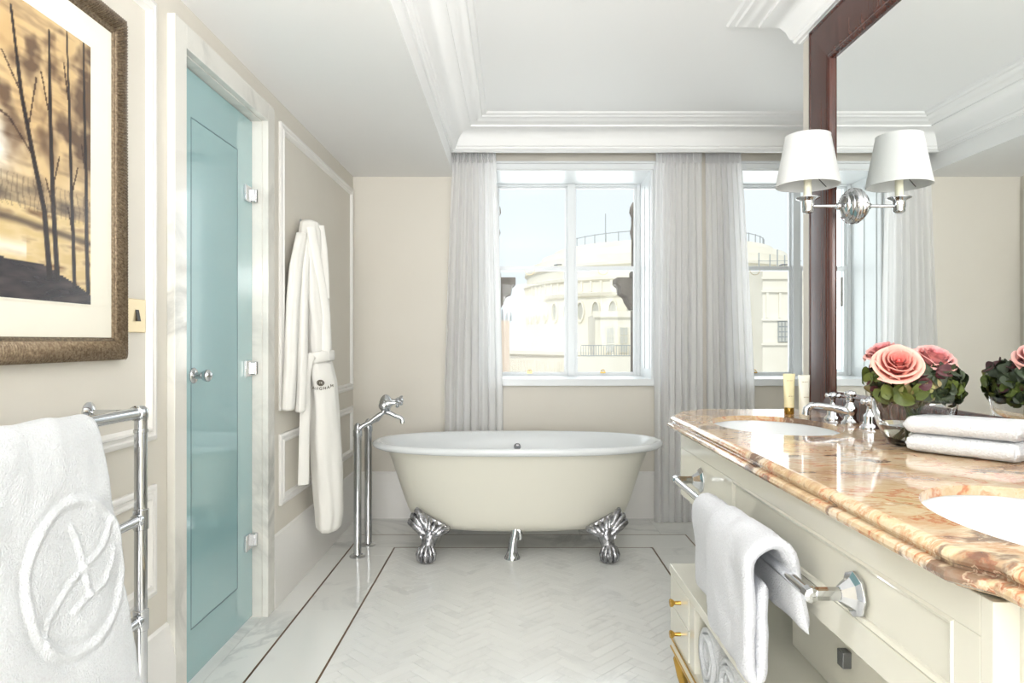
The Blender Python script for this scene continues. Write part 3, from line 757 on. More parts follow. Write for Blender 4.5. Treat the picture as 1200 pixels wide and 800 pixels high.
for (x, y) in ((LX+.035, LY1-.04), (1.10, LY1-.04), (LX+.035, LY0+.05), (1.10, LY0+.05)):
    MB().tube([(x,y,.1745),(x-.012,y,.15),(x-.006,y,.10),(x+.006,y,.05),(x,y,.012),(x-.004,y,0)], [.018,.022,.016,.011,.010,.014], 12).build('leg', 'brass', lu, smooth=60)

# ------------------------------------------------------------------ towel rail on the vanity
tr = thing('towel_bar', 'chrome towel bar fixed to the front of the vanity apron', 'towel bar', (XA, 1.58, .735))
BX, BZ = .487, .735
for y in (1.123, 2.045):
    m = MB(); m.lathe((XA, y, BZ), (-1,0,0), [(.038,0),(.038,.004),(.033,.007),(.027,.010),(.016,.024),(.013,.028)], 8)
    m.build('rosette', 'chrome', tr, smooth=15, bevel=.001)
    m = MB(); m.lathe((XA-.026, y, BZ), (-1,0,0), [(.0115,0),(.0115,.042),(.013,.044),(.013,.050)], 8)
    s = 1 if y < 1.5 else -1
    m.lathe((BX, y-s*.012, BZ), (0,s,0), [(.006,0),(.0125,.003),(.0125,.022),(.010,.027)], 8)
    m.build('arm', 'chrome', tr, smooth=15)
MB().tube([(BX,1.123,BZ),(BX,2.045,BZ)], .0095, 16).build('bar', 'chrome', tr, smooth=50)

# ------------------------------------------------------------------ cloth helper: draped folded towel
def fbm(v, s, o=0): return noise.fractal(Vector(v)*s+Vector((o, o*1.7, o*.3)), 1.0, 2.0, 3)
def drape(name, sec, y0, y1, thick, seed, material, parent=None, wob=.004, ny=30, emblem=None, roundy=.3, yoff=None):
    """sec: centreline [(x,z)] of the cross-section; builds a closed thick strip extruded along Y with rounded edges"""
    # resample
    P2 = [Vector(p) for p in sec]; L = [0]
    for i in range(1, len(P2)): L.append(L[-1]+(P2[i]-P2[i-1]).length)
    n = max(24, int(L[-1]/.012)) if emblem is None else int(L[-1]/.004); pts = []
    for i in range(n+1):
        d = L[-1]*i/n; k = 0
        while k < len(L)-2 and L[k+1] < d: k += 1
        t = (d-L[k])/(L[k+1]-L[k]); pts.append(P2[k].lerp(P2[k+1], t))
    for _ in range(3 if emblem is None else 40): pts = [pts[0]]+[(pts[i-1]+pts[i]*2+pts[i+1])/4 for i in range(1, n)]+[pts[-1]]
    nr = []
    for i in range(n+1):
        d = (pts[min(n, i+1)]-pts[max(0, i-1)]).normalized(); nr.append(Vector((-d.y, d.x)))
    # build the ring around (front skin then back skin) for each y
    rings = []
    for j in range(ny+1):
        u = j/ny; y = y0+(y1-y0)*u
        e = min(u, 1-u)*(y1-y0); er = thick/2*sqrt(max(0, 1-(max(0, 1-e/(thick*.8)))**2)) if e < thick*.8 else thick/2
        er = max(er, .0015); ring = []
        for sd in (1, -1):
            idx = range(n+1) if sd == 1 else range(n, -1, -1)
            for i in idx:
                v = i/n; ee = min(v, 1-v)*L[-1]; th = er*min(1, sqrt(max(.05, ee/(thick*.7)))) if ee < thick*.7 else er
                p = pts[i]; w = fbm((p.x, y, p.y), 9, seed)*wob
                yy = y+(yoff(v, u) if yoff else 0)
                h = 0
                if emblem and sd == emblem[0]: h = emblem[1](yy, p.y, v)
                q = p+nr[i]*(sd*(th+h)+w)
                ring.append((q.x, yy, q.y))
        rings.append(ring)
    return MB().rings(rings, True, True).build(name, material, parent, smooth=70)

# hand towels over the vanity bar
def barsec(xf, zf, xbk, zbk, top=.0):
    return [(xf, zf), (xf, (zf+BZ)/2), (BX-.030-top, BZ-.03), (BX-.024-top, BZ+.012), (BX-.008, BZ+.030+top), (BX+.014, BZ+.026+top), (BX+.028, BZ+.004), (BX+.030, BZ-.05), (xbk, zbk)]
hy = lambda k: (lambda v, u: k*(abs(v-.45))*(u-.5))
def folded_sec(xo, zb2, w2, xbk, zbk, lift):
    # inner layer from under the bar, U-turn at the hem, outer layer up and over the bar, back flap down
    return [(xo+w2, .690), (xo+w2, zb2+.06), (xo+w2*.85, zb2+.012), (xo+w2*.5, zb2), (xo+w2*.12, zb2+.012), (xo, zb2+.06), (xo+.002, (zb2+BZ)/2), (BX-.030-lift, BZ-.03),
            (BX-.025-lift, BZ+.012), (BX-.006, BZ+.028+lift), (BX+.016, BZ+.024+lift), (BX+.030, BZ), (BX+.032, BZ-.05), (xbk, zbk)]
th = thing('hand_towel', 'white towel folded over the vanity bar, far one of two', 'towel', (BX, 1.63, BZ+.03), 'towels on the vanity bar')
drape('towel_cloth', folded_sec(.468, .525, .020, .520, .58, 0), 1.560, 1.740, .022, 4, 'towel_grey', th, .005)
th = thing('hand_towel', 'white towel folded over the vanity bar, near one with its hem folded under', 'towel', (BX, 1.4, BZ+.03), 'towels on the vanity bar')
drape('towel_cloth', folded_sec(.446, .498, .030, .536, .615, .012), 1.285, 1.555, .024, 9, 'towel_grey', th, .007, yoff=lambda v, u: -.040*min(1, max(0, v-.62)*6)*(1-u)+.03*max(0, .25-v)*(1-u))

# ------------------------------------------------------------------ rolled towels on the shelf
for k, (yc, lab) in enumerate(((1.812, 'rolled white towel on the shelf unit next to its drawers'), (1.635, 'rolled white towel on the shelf unit, second from the drawers'))):
    m = MB(); sp = []; N = 110
    for i in range(N+1):
        a = i/N*2*pi*3.6; r = .016+(.078-.016)*(i/N); sp.append((yc+r*cos(a), .3095+r*sin(a)*1.0, r))
    f1 = []; rings = []
    for xi in range(9):
        x = .512+.36*xi/8; ring = []
        for (y, z, r) in sp: ring.append((x+.006*sin(r*90)+fbm((x,y,z), 12, k)*.004, y+fbm((x,y,z), 10, k)*.003, max(.2245, z+fbm((y,x,z), 10, k)*.003)))
        rings.append(ring)
    o = m.rings(rings, False, False, False).build('rolled_towel', 'towel_white', None, smooth=80, solid=.012); tag(o, lab, 'towel', 'rolled towels on the shelf unit')

# ------------------------------------------------------------------ folded towels on the countertop
def folded(z0, h, seed, dx, label):
    m = MB(); Lx, Wy = .225, .115; nx, nyy = 26, 18
    r = h/2; rings = []
    for i in range(nx+1):
        u = -Lx/2+Lx*i/nx; e = Lx/2-abs(u); k = sqrt(max(.02, 1-(max(0, 1-e/(r*.7)))**2)); ring = []
        for j in range(nyy*2):
            a = 2*pi*j/(nyy*2); c, s = cos(a), sin(a); ex = 4.5
            y = Wy/2*math.copysign(abs(c)**(2/ex), c); z = r*k*math.copysign(abs(s)**(2/ex), s)
            w = fbm((u, y, z), 14, seed)*.004
            ring.append((u+w, y*(.97+.03*k)+w, z*(1+.10*sin(u*9+seed)*(1 if s > 0 else 0))))
        rings.append(ring)
    m.rings(rings)
    c = Vector((1.040-.02, 1.53, z0+r))
    root = thing('hand_towel', label, 'towel', (c.x, c.y, z0), 'folded towels on the countertop')
    M = Matrix.Translation(c)@Matrix.Rotation(radians(-53+dx), 4, 'Z'); m.xform(M)
    m.build('towel_cloth', 'towel_white', root, smooth=70)
    e = MB()                                             # inner fold line proud of the long side
    e.tube([M@Vector((-Lx/2+.008, -Wy/2-.0005, 0)), M@Vector((0, -Wy/2-.001, .001)), M@Vector((Lx/2-.008, -Wy/2-.0005, 0))], [.006,.007,.006], 8, flat=2.2)
    e.build('fold_edge', 'towel_white', root, smooth=70)
folded(CH+.0005, .042, 2, 0, 'folded white hand towel on the countertop, lower of the stack')
folded(CH+.0435, .042, 6, 1.5, 'folded white hand towel on the countertop, upper of the stack')

# ------------------------------------------------------------------ basin tap set
BT = thing('basin_tap', 'chrome three-hole basin tap with cross handles behind the far basin', 'tap', (1.045, 2.12, CH))
tx, ty = 1.045, 2.12
m = MB(); m.lathe((tx, ty, CH), (0,0,1), [(.026,0),(.026,.005),(.021,.010),(.018,.014),(.017,.030),(.020,.036),(.020,.048),(.014,.056),(.010,.066),(.013,.072),(.013,.080),(.004,.086)], 20)
m.build('spout_base', 'chrome', BT, smooth=40)
m = MB(); m.tube([(tx,ty,CH+.036),(tx-.02,ty,CH+.040),(tx-.05,ty,CH+.048),(tx-.10,ty,CH+.056),(tx-.122,ty,CH+.056),(tx-.136,ty,CH+.046),(tx-.138,ty,CH+.028)], [.016,.013,.011,.0105,.0105,.011,.012], 14)
m.build('spout', 'chrome', BT, smooth=60)
for yv, big in ((ty-.115, 1), (ty+.115, 1), (ty, 0)):
    m = MB(); zc = CH+(.078 if big else .092)
    if big: m.lathe((tx, yv, CH), (0,0,1), [(.027,0),(.027,.005),(.022,.010),(.018,.015),(.018,.034),(.015,.040),(.009,.046),(.007,.064),(.010,.068)], 20)
    m.lathe((tx, yv, zc-.010), (0,0,1), [(.008,0),(.012,.004),(.013,.012),(.010,.018),(.004,.022)], 16)
    R = .030 if big else .020
    for k in range(4):
        a = radians(20+90*k); dv = Vector((cos(a), sin(a), 0)); c = Vector((tx, yv, zc))
        m.tube([c, c+dv*R*.6, c+dv*R*.85, c+dv*R], [.006,.0045,.008,.004], 10)
    m.build('cross_handle' if big else 'waste_lever', 'chrome', BT, smooth=50)

# ------------------------------------------------------------------ toiletry tubes
def toiletry(x, y, mt, cap, label, hgt, wt, ang):
    r = thing('toiletry_tube', label, 'tube', (x, y, CH), None)
    M = Matrix.Translation((x, y, CH))@Matrix.Rotation(ang, 4, 'Z')
    m = MB().lathe((0,0,0), (0,0,1), [(.0155,0.0003),(.0165,.002),(.0165,.022),(.0155,.024)], 24); m.xform(M); m.build('cap', cap, r, smooth=35)
    rings = []
    for i in range(13):
        t = i/12; z = .024+(hgt-.024)*t; a = .0165+(wt/2-.0165)*t; b = .0165*(1-t)**.8+.0012
        rings.append([(a*cos(2*pi*k/28), b*sin(2*pi*k/28), z) for k in range(28)])
    m = MB().rings(rings); m.xform(M); m.build('tube_body', mt, r, smooth=50)
    m = MB()
    for zf, w_ in ((.44, .6), (.82, .7)):
        z = hgt*zf; t = (z-.024)/(hgt-.024); b = .0165*(1-t)**.8+.0012
        n = 9
        for k in range(n):
            if k % 4 == 3: continue
            xx = (-.5+(k+.5)/n)*.026*w_*1.2; m.box(xx-.0008, xx+.0008, -b-.0003, -b+.0012, z, z+.0022)
    m.xform(M); pr_ = m.build('printed_marks', 'tube_print', r); pr_['kind'] = 'stuff'
toiletry(.968, 2.40, 'tube_cream', 'gold_cap', 'cream toiletry tube with gold cap standing on the far end of the countertop', .142, .046, radians(8))
toiletry(1.012, 2.38, 'tube_white', 'tube_white', 'whitish toiletry tube with pale cap standing next to the mirror frame', .138, .048, radians(14))

# ------------------------------------------------------------------ vase with flowers
VX, VY = .98, 1.675
va = thing('glass_vase', 'round clear glass vase of flowers on the countertop', 'vase', (VX, VY, CH))
prof = [(.002,.001),(.046,.001),(.054,.004),(.064,.020),(.080,.050),(.091,.085),(.095,.112),(.096,.118),(.0935,.118),(.0925,.112),(.0885,.086),(.0775,.052),(.0615,.024),(.052,.012),(.002,.010)]
m = MB().lathe((VX, VY, CH), (0,0,1), prof, 48); m.build('glass_bowl', 'vase_glass', va, smooth=60)
MB().lathe((VX, VY, CH), (0,0,1), [(.002,.0104),(.0515,.0124),(.061,.0242),(.0755,.049),(.077,.052),(.002,.052)], 48).build('water', 'vase_water', va, smooth=50)

# hydrangea foliage cushion: individually curled leaves
hy_root = thing('hydrangea_bouquet', 'green and plum hydrangea foliage in the glass vase under the pink roses', 'foliage', (VX, VY, CH+.02))
def leaf_mesh(name, material, L_, Wd, curl, cup, seed):
    rnd = random.Random(seed); vs = []; n, mseg = 6, 4
    for i in range(n+1):
        t = i/n; wdt = Wd*sin(pi*min(1, t*.92+.06))**.7
        for j in range(-mseg//2, mseg//2+1):
            s = j/(mseg/2); a = curl*t
            x = L_*(sin(a)/curl if curl else t); z = L_*(1-cos(a))/curl if curl else 0
            vs.append((x, wdt*s, -z+cup*abs(s)**1.5+.004*sin(5*t+s*3+seed)))
    w_ = mseg+1
    fs = [(i*w_+j, i*w_+j+1, (i+1)*w_+j+1, (i+1)*w_+j) for i in range(n) for j in range(mseg)]
    me = bpy.data.meshes.new(name); me.from_pydata(vs, [], fs)
    for p in me.polygons: p.use_smooth = True
    me.materials.append(MATS[material]); return me
leafs = [leaf_mesh('leaf', mt, L_, W_, c, cu, k) for k, (mt, L_, W_, c, cu) in enumerate([
    ('leaf_green', .034, .0155, 1.3, .007), ('leaf_pale', .034, .016, 1.5, .008), ('leaf_dark', .038, .017, 1.1, .006),
    ('leaf_plum', .032, .015, 1.3, .007), ('leaf_green', .040, .018, .9, .010), ('leaf_dark', .034, .016, 1.6, .006)])]
rnd = random.Random(21); cxf, cyf, czf = VX, VY, CH+.155
nleaf = 250; k = 0
while k < nleaf:
    th_ = rnd.uniform(0, 2*pi); ph = math.acos(rnd.uniform(-.72, .75))
    d = Vector((sin(ph)*cos(th_), sin(ph)*sin(th_), cos(ph)))
    rad = rnd.uniform(.74, 1.0); p = Vector((d.x*.112, d.y*.112, d.z*.072))*rad+Vector((cxf, cyf, czf))
    if p.x > 1.095: p.x = 1.095-rnd.uniform(0, .01)
    side = d.x*.8-d.y*.3
    pick = rnd.random()
    if d.x < -.55 and d.z > -.1 and pick < .6: idx = 3 if pick < .35 else 1
    elif d.z > .25: idx = 3 if pick < .55 else 2
    elif pick < .25: idx = 0
    elif pick < .45: idx = 1
    elif pick < .62: idx = 2
    elif pick < .74: idx = 3
    elif pick < .9: idx = 4
    else: idx = 5
    o = bpy.data.objects.new('leaf', leafs[idx]); COL.objects.link(o); o.parent = hy_root
    tg = d.orthogonal().normalized(); tg = Matrix.Rotation(rnd.uniform(0, 2*pi), 3, d)@tg
    out_ = (tg*.8+d*.45).normalized(); zax = (d-out_*d.dot(out_)).normalized(); yax = zax.cross(out_)
    R3 = Matrix((out_, yax, zax)).transposed().to_4x4()
    o.matrix_parent_inverse = Matrix.Translation(-Vector(hy_root.location))
    sc_ = rnd.uniform(.75, 1.15)
    o.matrix_basis = Matrix.Translation(p-out_*.014)@R3@Matrix.Scale(sc_, 4)
    k += 1
m = MB(); rings = []
for i in range(13):
    a = -pi/2+pi*i/12; rings.append([(cxf+.078*cos(a)*cos(2*pi*j/20), cyf+.078*cos(a)*sin(2*pi*j/20), czf+.048*sin(a)) for j in range(20)])
m.rings(rings).build('flower_mass', 'leaf_dark', hy_root, smooth=80)
m = MB()
for k in range(9):
    a = k*.7; m.tube([(VX+.03*cos(a), VY+.03*sin(a), CH+.115), (VX+.012*cos(a+1.5), VY+.012*sin(a+1.5), CH+.07), (VX-.034*cos(a), VY-.034*sin(a), CH+.022)], .0035, 8)
m.build('stem', 'stem_green', hy_root, smooth=60)

def rose(loc, R, tilt, label, mt, seed):
    rt = thing('rose', label, 'rose', loc, None); rnd = random.Random(seed)
    M = Matrix.Translation(loc)@tilt
    # heart: tight spiral bud
    layers = [(3, .12, .20, .10, .60), (3, .20, .32, .14, .66), (4, .32, .46, .12, .66), (4, .48, .66, .08, .60), (5, .64, .90, 0, .46), (5, .74, 1.08, -.10, .20)]
    for li, (n, r0, r1, z0, z1) in enumerate(layers):
        for k in range(n):
            a0 = 2*pi*k/n+li*.9+rnd.uniform(-.15, .15); span = 2*pi/n*1.5; nu, nv = 10, 8; vs = []; uv = []
            for j in range(nv+1):
                v = j/nv
                for i in range(nu+1):
                    u = i/nu-.5; a = a0+u*span*(1-.25*v**3*0)
                    edge = 1-(2*abs(u))**3.0*.35*v                     # rounded petal top
                    prof_r = r0*.35+(r0*1.0-r0*.35)*min(1, v*2.2)**.7+(r1-r0)*max(0, v-.45)/.55
                    if v > .82: prof_r += (.05+.05*li/5)*((v-.82)/.18)**1.5
                    rr_ = R*prof_r*(1+.05*(u*2)*(1 if k % 2 else -1))
                    z = R*(-.45+(z1+.45)*(v*edge)-.10*(max(0, v-.85)/.15)**2*(li/4)-.02*rnd.random()*v)
                    z += R*.03*sin(a*3+li)*v
                    vs.append(M@Vector((rr_*cos(a), rr_*sin(a), z))); uv.append((i/nu, min(1, v*(.45+.11*li))))
            fs = [(j*(nu+1)+i, j*(nu+1)+i+1, (j+1)*(nu+1)+i+1, (j+1)*(nu+1)+i) for j in range(nv) for i in range(nu)]
            MB().add(vs, fs).build('petal', mt, rt, smooth=80, uvs=uv)
    MB().lathe(M@Vector((0,0,-R*.3)), (M.to_3x3()@Vector((0,0,1))), [(R*.10,0),(R*.12,R*.4),(R*.08,R*.70),(R*.02,R*.76)], 12).build('bud_core', mt, rt, smooth=60, uvs=[(0, .3)]*48)
    MB().tube([M@Vector((0,0,-R*.4)), M@Vector((0,0,-R*1.0)), (VX, VY, CH+.06)], .0035, 8).build('stem', 'stem_green', rt, smooth=60)
def tl(ax, ay): return Matrix.Rotation(radians(ax), 4, 'X')@Matrix.Rotation(radians(ay), 4, 'Y')
rose((.900, 1.600, CH+.200), .047, tl(50, -16), 'salmon pink rose at the front left of the bouquet in the vase', 'petal_pink', 3)
rose((1.006, 1.635, CH+.210), .045, tl(30, 6), 'mauve pink rose at the right of the bouquet in the vase', 'petal_mauve', 5)
rose((.930, 1.715, CH+.224), .040, tl(10, -20), 'pale pink rose half hidden at the back left of the bouquet', 'petal_mauve', 8)

# ------------------------------------------------------------------ framed picture
pf = thing('framed_picture', 'landscape print of bare dark trees in a ribbed bronze frame on the left wall', 'picture', (XL, 1.3, 1.1))
PY0, PY1, PZ0, PZ1 = .76, 1.812, 1.102, 2.000
prof = [(.0,.001),(0,.018),(.003,.024),(.012,.031),(.026,.034),(.038,.031),(.048,.025),(.051,.021),(.054,.021),(.058,.017),(.058,.001)]
R = [[(XL+o_, y+sy*i, z+sz*i) for i, o_ in prof] for y, z, sy, sz in [(PY0,PZ0,1,1),(PY1,PZ0,-1,1),(PY1,PZ1,-1,-1),(PY0,PZ1,1,-1)]]
for k in range(4):
    s = MB().rings([R[k], R[(k+1) % 4]], True, True).build('frame_side', 'ribbed_bronze', pf, smooth=40)
    ribs = MB(); a, b = R[k], R[(k+1) % 4]
    Lk = (Vector(a[4])-Vector(b[4])).length; nn = int(Lk/.0075)
    for i in range(1, nn):                                # carved ribs across the frame
        t0 = (i-.3)/nn; t1 = (i+.3)/nn
        def at(idx, t, lift=0):
            p = Vector(a[idx]).lerp(Vector(b[idx]), t); p.x += lift; return p
        tm = (t0+t1)/2
        sh = .004/Lk
        rib = []
        for j, idx in enumerate((1, 2, 3, 4, 5, 6)):
            dt = sh*(j-2.5)*.8
            rib.append([at(idx, t0+dt, .0002), at(idx, tm+dt, .0030), at(idx, t1+dt, .0002)])
        ribs.rings(rib, False, False, False)
    o = ribs.build('rib', 'ribbed_bronze', s, smooth=50); o['kind'] = 'stuff'
B(XL+.001, XL+.016, PY0+.05, PY1-.05, PZ0+.04, PZ1-.04).build('mat_board', 'mat_board', pf)
# the print itself: flat painted grid
AX = XL+.0165
AY0, AY1, AZ0, AZ1 = .93, 1.668, 1.240, 1.868
frame_x(AX-.0005, AY0-.004, AY1+.004, AZ0-.004, AZ1+.004, [(0,0),(0,.0012),(.0035,.0012),(.0035,0)], 1).build('mat_bevel', 'mat_board', pf)
NU, NV = 230, 200; vs = []; cols = []
def lerp3(a, b, t): t = max(0, min(1, t)); return tuple(a[i]+(b[i]-a[i])*t for i in range(3))
def seg_d(px, py, pts):
    best = 9e9
    for i in range(len(pts)-1):
        ax_, ay_ = pts[i]; bx_, by_ = pts[i+1]; dx, dy = bx_-ax_, by_-ay_
        t = max(0, min(1, ((px-ax_)*dx+(py-ay_)*dy)/(dx*dx+dy*dy))); best = min(best, sqrt((px-ax_-dx*t)**2+(py-ay_-dy*t)**2))
    return best
# painting coordinates in metres on the print: a = distance from its right edge, h = height above its lower edge
trunks = [([(.265,.60),(.235,.43),(.197,.30),(.165,.20),(.147,.058)], .0065), ([(.150,.60),(.145,.40),(.138,.25),(.130,.15),(.122,.055)], .0062),
          ([(.090,.63),(.080,.45),(.072,.25),(.066,.15),(.062,.045)], .0050), ([(.028,.63),(.024,.45),(.018,.30),(.016,.15),(.010,.030)], .0055),
          ([(.43,.62),(.42,.40),(.41,.20),(.40,.085)], .008), ([(.55,.62),(.56,.35),(.555,.10)], .007), ([(.66,.6),(.65,.3),(.655,.12)], .006)]
twigs = [[(.235,.43),(.29,.50)], [(.20,.31),(.27,.37),(.31,.38)], [(.138,.25),(.115,.33)], [(.072,.25),(.05,.32)], [(.145,.40),(.175,.50)], [(.080,.45),(.10,.55)],
         [(.215,.36),(.19,.48)], [(.133,.2),(.16,.27)], [(.066,.15),(.085,.22)], [(.018,.30),(.035,.38)]]
for j in range(NV+1):
    h = (AZ1-AZ0)*j/NV
    for i in range(NU+1):
        y = AY0+(AY1-AY0)*i/NU; a = AY1-y
        n1 = fbm((a, h, 0), 5, 1); n2 = fbm((a, h, 0), 16, 5); n3 = fbm((a*.5, h*2.5, 0), 22, 9)
        c = lerp3((198,166,118), (222,196,150), .5+n1*.9)
        glow = math.exp(-(((a-.33)/.07)**2+((h-.31)/.06)**2)); c = lerp3(c, (250,246,236), glow*1.3)
        fol = max(0, min(1, (h-.27)/.12))*max(0, n1*1.3+n2*.8+.26+.25*max(0, 1-a/.15)-.25*max(0,(h-.5)/.1)); c = lerp3(c, (84,66,54), min(.88, fol*1.3+.5*max(0, n3)))
        c = lerp3(c, (120,88,56), max(0, n2)*.35)
        band = math.exp(-((h-.215-.012*n2)/.035)**2)*(.55+n3*.5)*(1 if h < .25 else .9); c = lerp3(c, (88,78,68), band)
        if h < .195+.01*n1: 
            c = lerp3((206,180,128), (228,206,160), .5+n3); c = lerp3(c, (110,80,52), max(0, n3*1.1))
            dk = math.exp(-((h-(.165-.14*max(0, .25-a)*.5))/.008)**2); c = lerp3(c, (70,56,46), dk*.8)
        if a > .22: c = lerp3(c, (246,240,226), .8*math.exp(-((h-.105)/.016)**2))
        hg = .082-.0+(.0 if a > .17 else -.34*(.17-a))+.004*n2
        if h < hg: c = lerp3((44,38,42), (78,68,66), .35+n3*.8)
        for pts, w_ in trunks:
            dd = seg_d(a, h, pts); w2 = w_*(1.75-h*1.5)
            if h > .5: w2 *= .8
            if dd < w2: c = lerp3((40,30,28), c, max(0, (dd-w2*.7)/(w2*.3)))
        for pts in twigs:
            dd = seg_d(a, h, pts)
            if dd < .0026: c = lerp3(c, (56,40,32), .8)
        if .19 < h < .26:
            s = sin(a*420+n2*6)
            if s > .72: c = lerp3(c, (70,58,50), .3)
        vs.append((AX, y, AZ0+h)); cols.append(tuple(srgb(*c)))
fs = [(j*(NU+1)+i, j*(NU+1)+i+1, (j+1)*(NU+1)+i+1, (j+1)*(NU+1)+i) for j in range(NV) for i in range(NU)]
o = MB().add(vs, fs).build('print', 'art_print', pf)
ca = o.data.color_attributes.new('Col', 'FLOAT_COLOR', 'POINT')
ca.data.foreach_set('color', [v for c in cols for v in c])

# light switch
ls = thing('light_switch', 'square brass light switch on the wall right of the picture', 'switch', (XL, 1.892, 1.22))
B(XL, XL+.006, 1.845, 1.938, 1.175, 1.268).build('plate', 'switch_brass', ls, bevel=.002)
MB().add([(XL+.006,1.884,1.206),(XL+.006,1.900,1.206),(XL+.006,1.900,1.238),(XL+.006,1.884,1.238),(XL+.013,1.884,1.206),(XL+.013,1.900,1.206),(XL+.007,1.900,1.238),(XL+.007,1.884,1.238)],
         [(0,1,2,3),(4,5,6,7),(0,1,5,4),(1,2,6,5),(2,3,7,6),(3,0,4,7)]).build('rocker', 'dark_plastic', ls)

# ------------------------------------------------------------------ heated towel rail
hr = thing('towel_rail', 'chrome floor-standing heated towel rail by the left wall', 'towel rail', (-.92, 1.3, 0))
RX, RY1, RY0 = -.92, 1.684, .90
zt_, zm_, zl_, zq = .975, .712, .464, .216
for y in (RY0, RY1):
    m = MB(); m.tube([(RX,y,0),(RX,y,zt_)], .0150, 18); m.lathe((RX,y,0),(0,0,1),[(.032,0),(.032,.006),(.017,.010)],20)
    m.lathe((RX,y,zt_),(0,0,1),[(.0152,-.02),(.0170,-.012),(.0175,0),(.0155,.010),(.008,.016),(.001,.018)],18)
    for z in (zm_, zl_, zq): m.lathe((RX,y,z-.026),(0,0,1),[(.0152,0),(.0178,.002),(.0178,.050),(.0152,.052)],18)
    m.lathe((RX,y,zt_-.050),(0,0,1),[(.0152,0),(.0170,.001),(.0170,.008),(.0152,.009)],18)
    m.build('post', 'chrome', hr, smooth=40)
    m = MB(); m.tube([(RX,y,zt_),(XL+.01,y,zt_)], .007, 12); m.lathe((XL,y,zt_),(1,0,0),[(.026,0),(.026,.004),(.018,.010),(.009,.014)],20)
    m.build('wall_bracket', 'chrome', hr, smooth=40)
for z, r in ((zt_, .0145), (zm_, .012), (zl_, .012), (zq, .012)):
    m = MB(); m.tube([(RX,RY0,z),(RX,RY1,z)], r, 16)
    for y, s in ((RY0,1),(RY1,-1)): m.lathe((RX,y+s*.012,z),(0,s,0),[(r+.004,0),(r+.004,.012),(r,.014)],16)
    m.build('crossbar', 'chrome', hr, smooth=40)
# monogrammed bath towel over it
def emb(y, z, v):
    if v > .5: return 0
    a, b = y-1.335, z-.692
    ring = abs(sqrt((a/1.03)**2+b*b)-.142)
    h = 0.0052*math.exp(-(ring/.0075)**2)-.0020*math.exp(-((ring-.016)/.006)**2)
    if abs(a) < .16 and abs(b) < .16:
        for pts, w_ in (([(-.010,.093),(.004,.07),(.012,.02),(.020,-.045)], .006), ([(-.112,-.088),(-.100,-.050),(-.045,-.014),(.017,.011),(.080,.033),(.112,.075)], .0045),
                        ([(-.03,-.062),(.02,-.046),(.07,-.040),(.105,-.005),(.112,.02)], .0045)):
            dd = seg_d(a, b, pts); h += .0046*math.exp(-(dd/w_)**2)-.0012*math.exp(-((dd-.012)/.005)**2)
    return h
sec = [(-.815, .28), (-.828, .42), (-.850, .60), (-.868, .76), (-.882, .90), (-.893, .955), (-.908, .985), (-.925, .990), (-.945, .975), (-.958, .93), (-.962, .80), (-.963, .55)]
bt_ = thing('bath_towel', 'large white bath towel with embossed round monogram hung over the chrome rail', 'towel', (-.9, 1.2, .99))
drape('towel_cloth', sec, .93, 1.470, .026, 15, 'towel_white', bt_, .005, ny=130, emblem=(-1, emb), yoff=lambda v, u: .045*max(0, .5-v)*2*u)

# ------------------------------------------------------------------ bath robe on its hook
hk = thing('wall_hook', 'small chrome double hook holding the white robe', 'hook', (XL, 3.36, 1.73))
m = MB(); m.lathe((XL,3.36,1.735),(1,0,0),[(.018,0),(.018,.004),(.010,.008),(.006,.012),(.006,.045),(.011,.05),(.011,.058),(.003,.062)],16)
m.tube([(XL+.012,3.36,1.73),(XL+.03,3.36,1.715),(XL+.045,3.36,1.722)], .004, 8)
m.build('hook_body', 'chrome', hk, smooth=40)
rb = thing('bath_robe', 'long white belted bathrobe hanging from the hook by the teal door', 'robe', (-.98, 3.35, .2))
def garment(secs, seed, folds=5, amp=.006, n=64):
    """secs: (z, cx, cy, ax, ay)"""
    # spline-resample
    R_ = []; N = 46
    for i in range(N+1):
        t = i/N*(len(secs)-1); k = min(int(t), len(secs)-2); f = t-k; f = f*f*(3-2*f) if False else f
        a, b = secs[k], secs[k+1]; s = [a[q]+(b[q]-a[q])*f for q in range(5)]
        ring = []
        for j in range(n):
            th2 = 2*pi*j/n; w_ = 1+amp/.06*(sin(folds*th2+seed+i*.03)*.6+.4*sin((folds+4)*th2+seed*2+i*.05))+.10*fbm((cos(th2), sin(th2), s[0]*2), 1.5, seed)
            x = s[1]+s[3]*cos(th2)*w_; y = s[2]+s[4]*sin(th2)*w_
            ring.append((max(x, XL+.0205), y, s[0]))
        R_.append(ring)
    return MB().rings(R_)
SK = [(1.045,-.958,3.36,.062,.110),(.95,-.950,3.385,.068,.115),(.80,-.945,3.40,.070,.118),(.60,-.938,3.42,.072,.118),(.42,-.932,3.435,.070,.112),(.30,-.928,3.44,.068,.105),(.225,-.930,3.44,.060,.095),(.206,-.93,3.44,.045,.080)]
garment(SK, 2, 5, .0035).build('robe_skirt', 'robe_cloth', rb, smooth=70)
UP = [(1.738,-.995,3.31,.020,.030),(1.725,-.985,3.31,.042,.062),(1.68,-.980,3.31,.052,.085),(1.55,-.978,3.31,.054,.10),(1.40,-.972,3.32,.058,.11),(1.25,-.964,3.34,.060,.11),(1.13,-.960,3.345,.060,.105),(1.06,-.960,3.35,.058,.10),(1.03,-.958,3.36,.058,.105)]
garment(UP, 5, 4, .0045).build('robe_top', 'robe_cloth', rb, smooth=70)
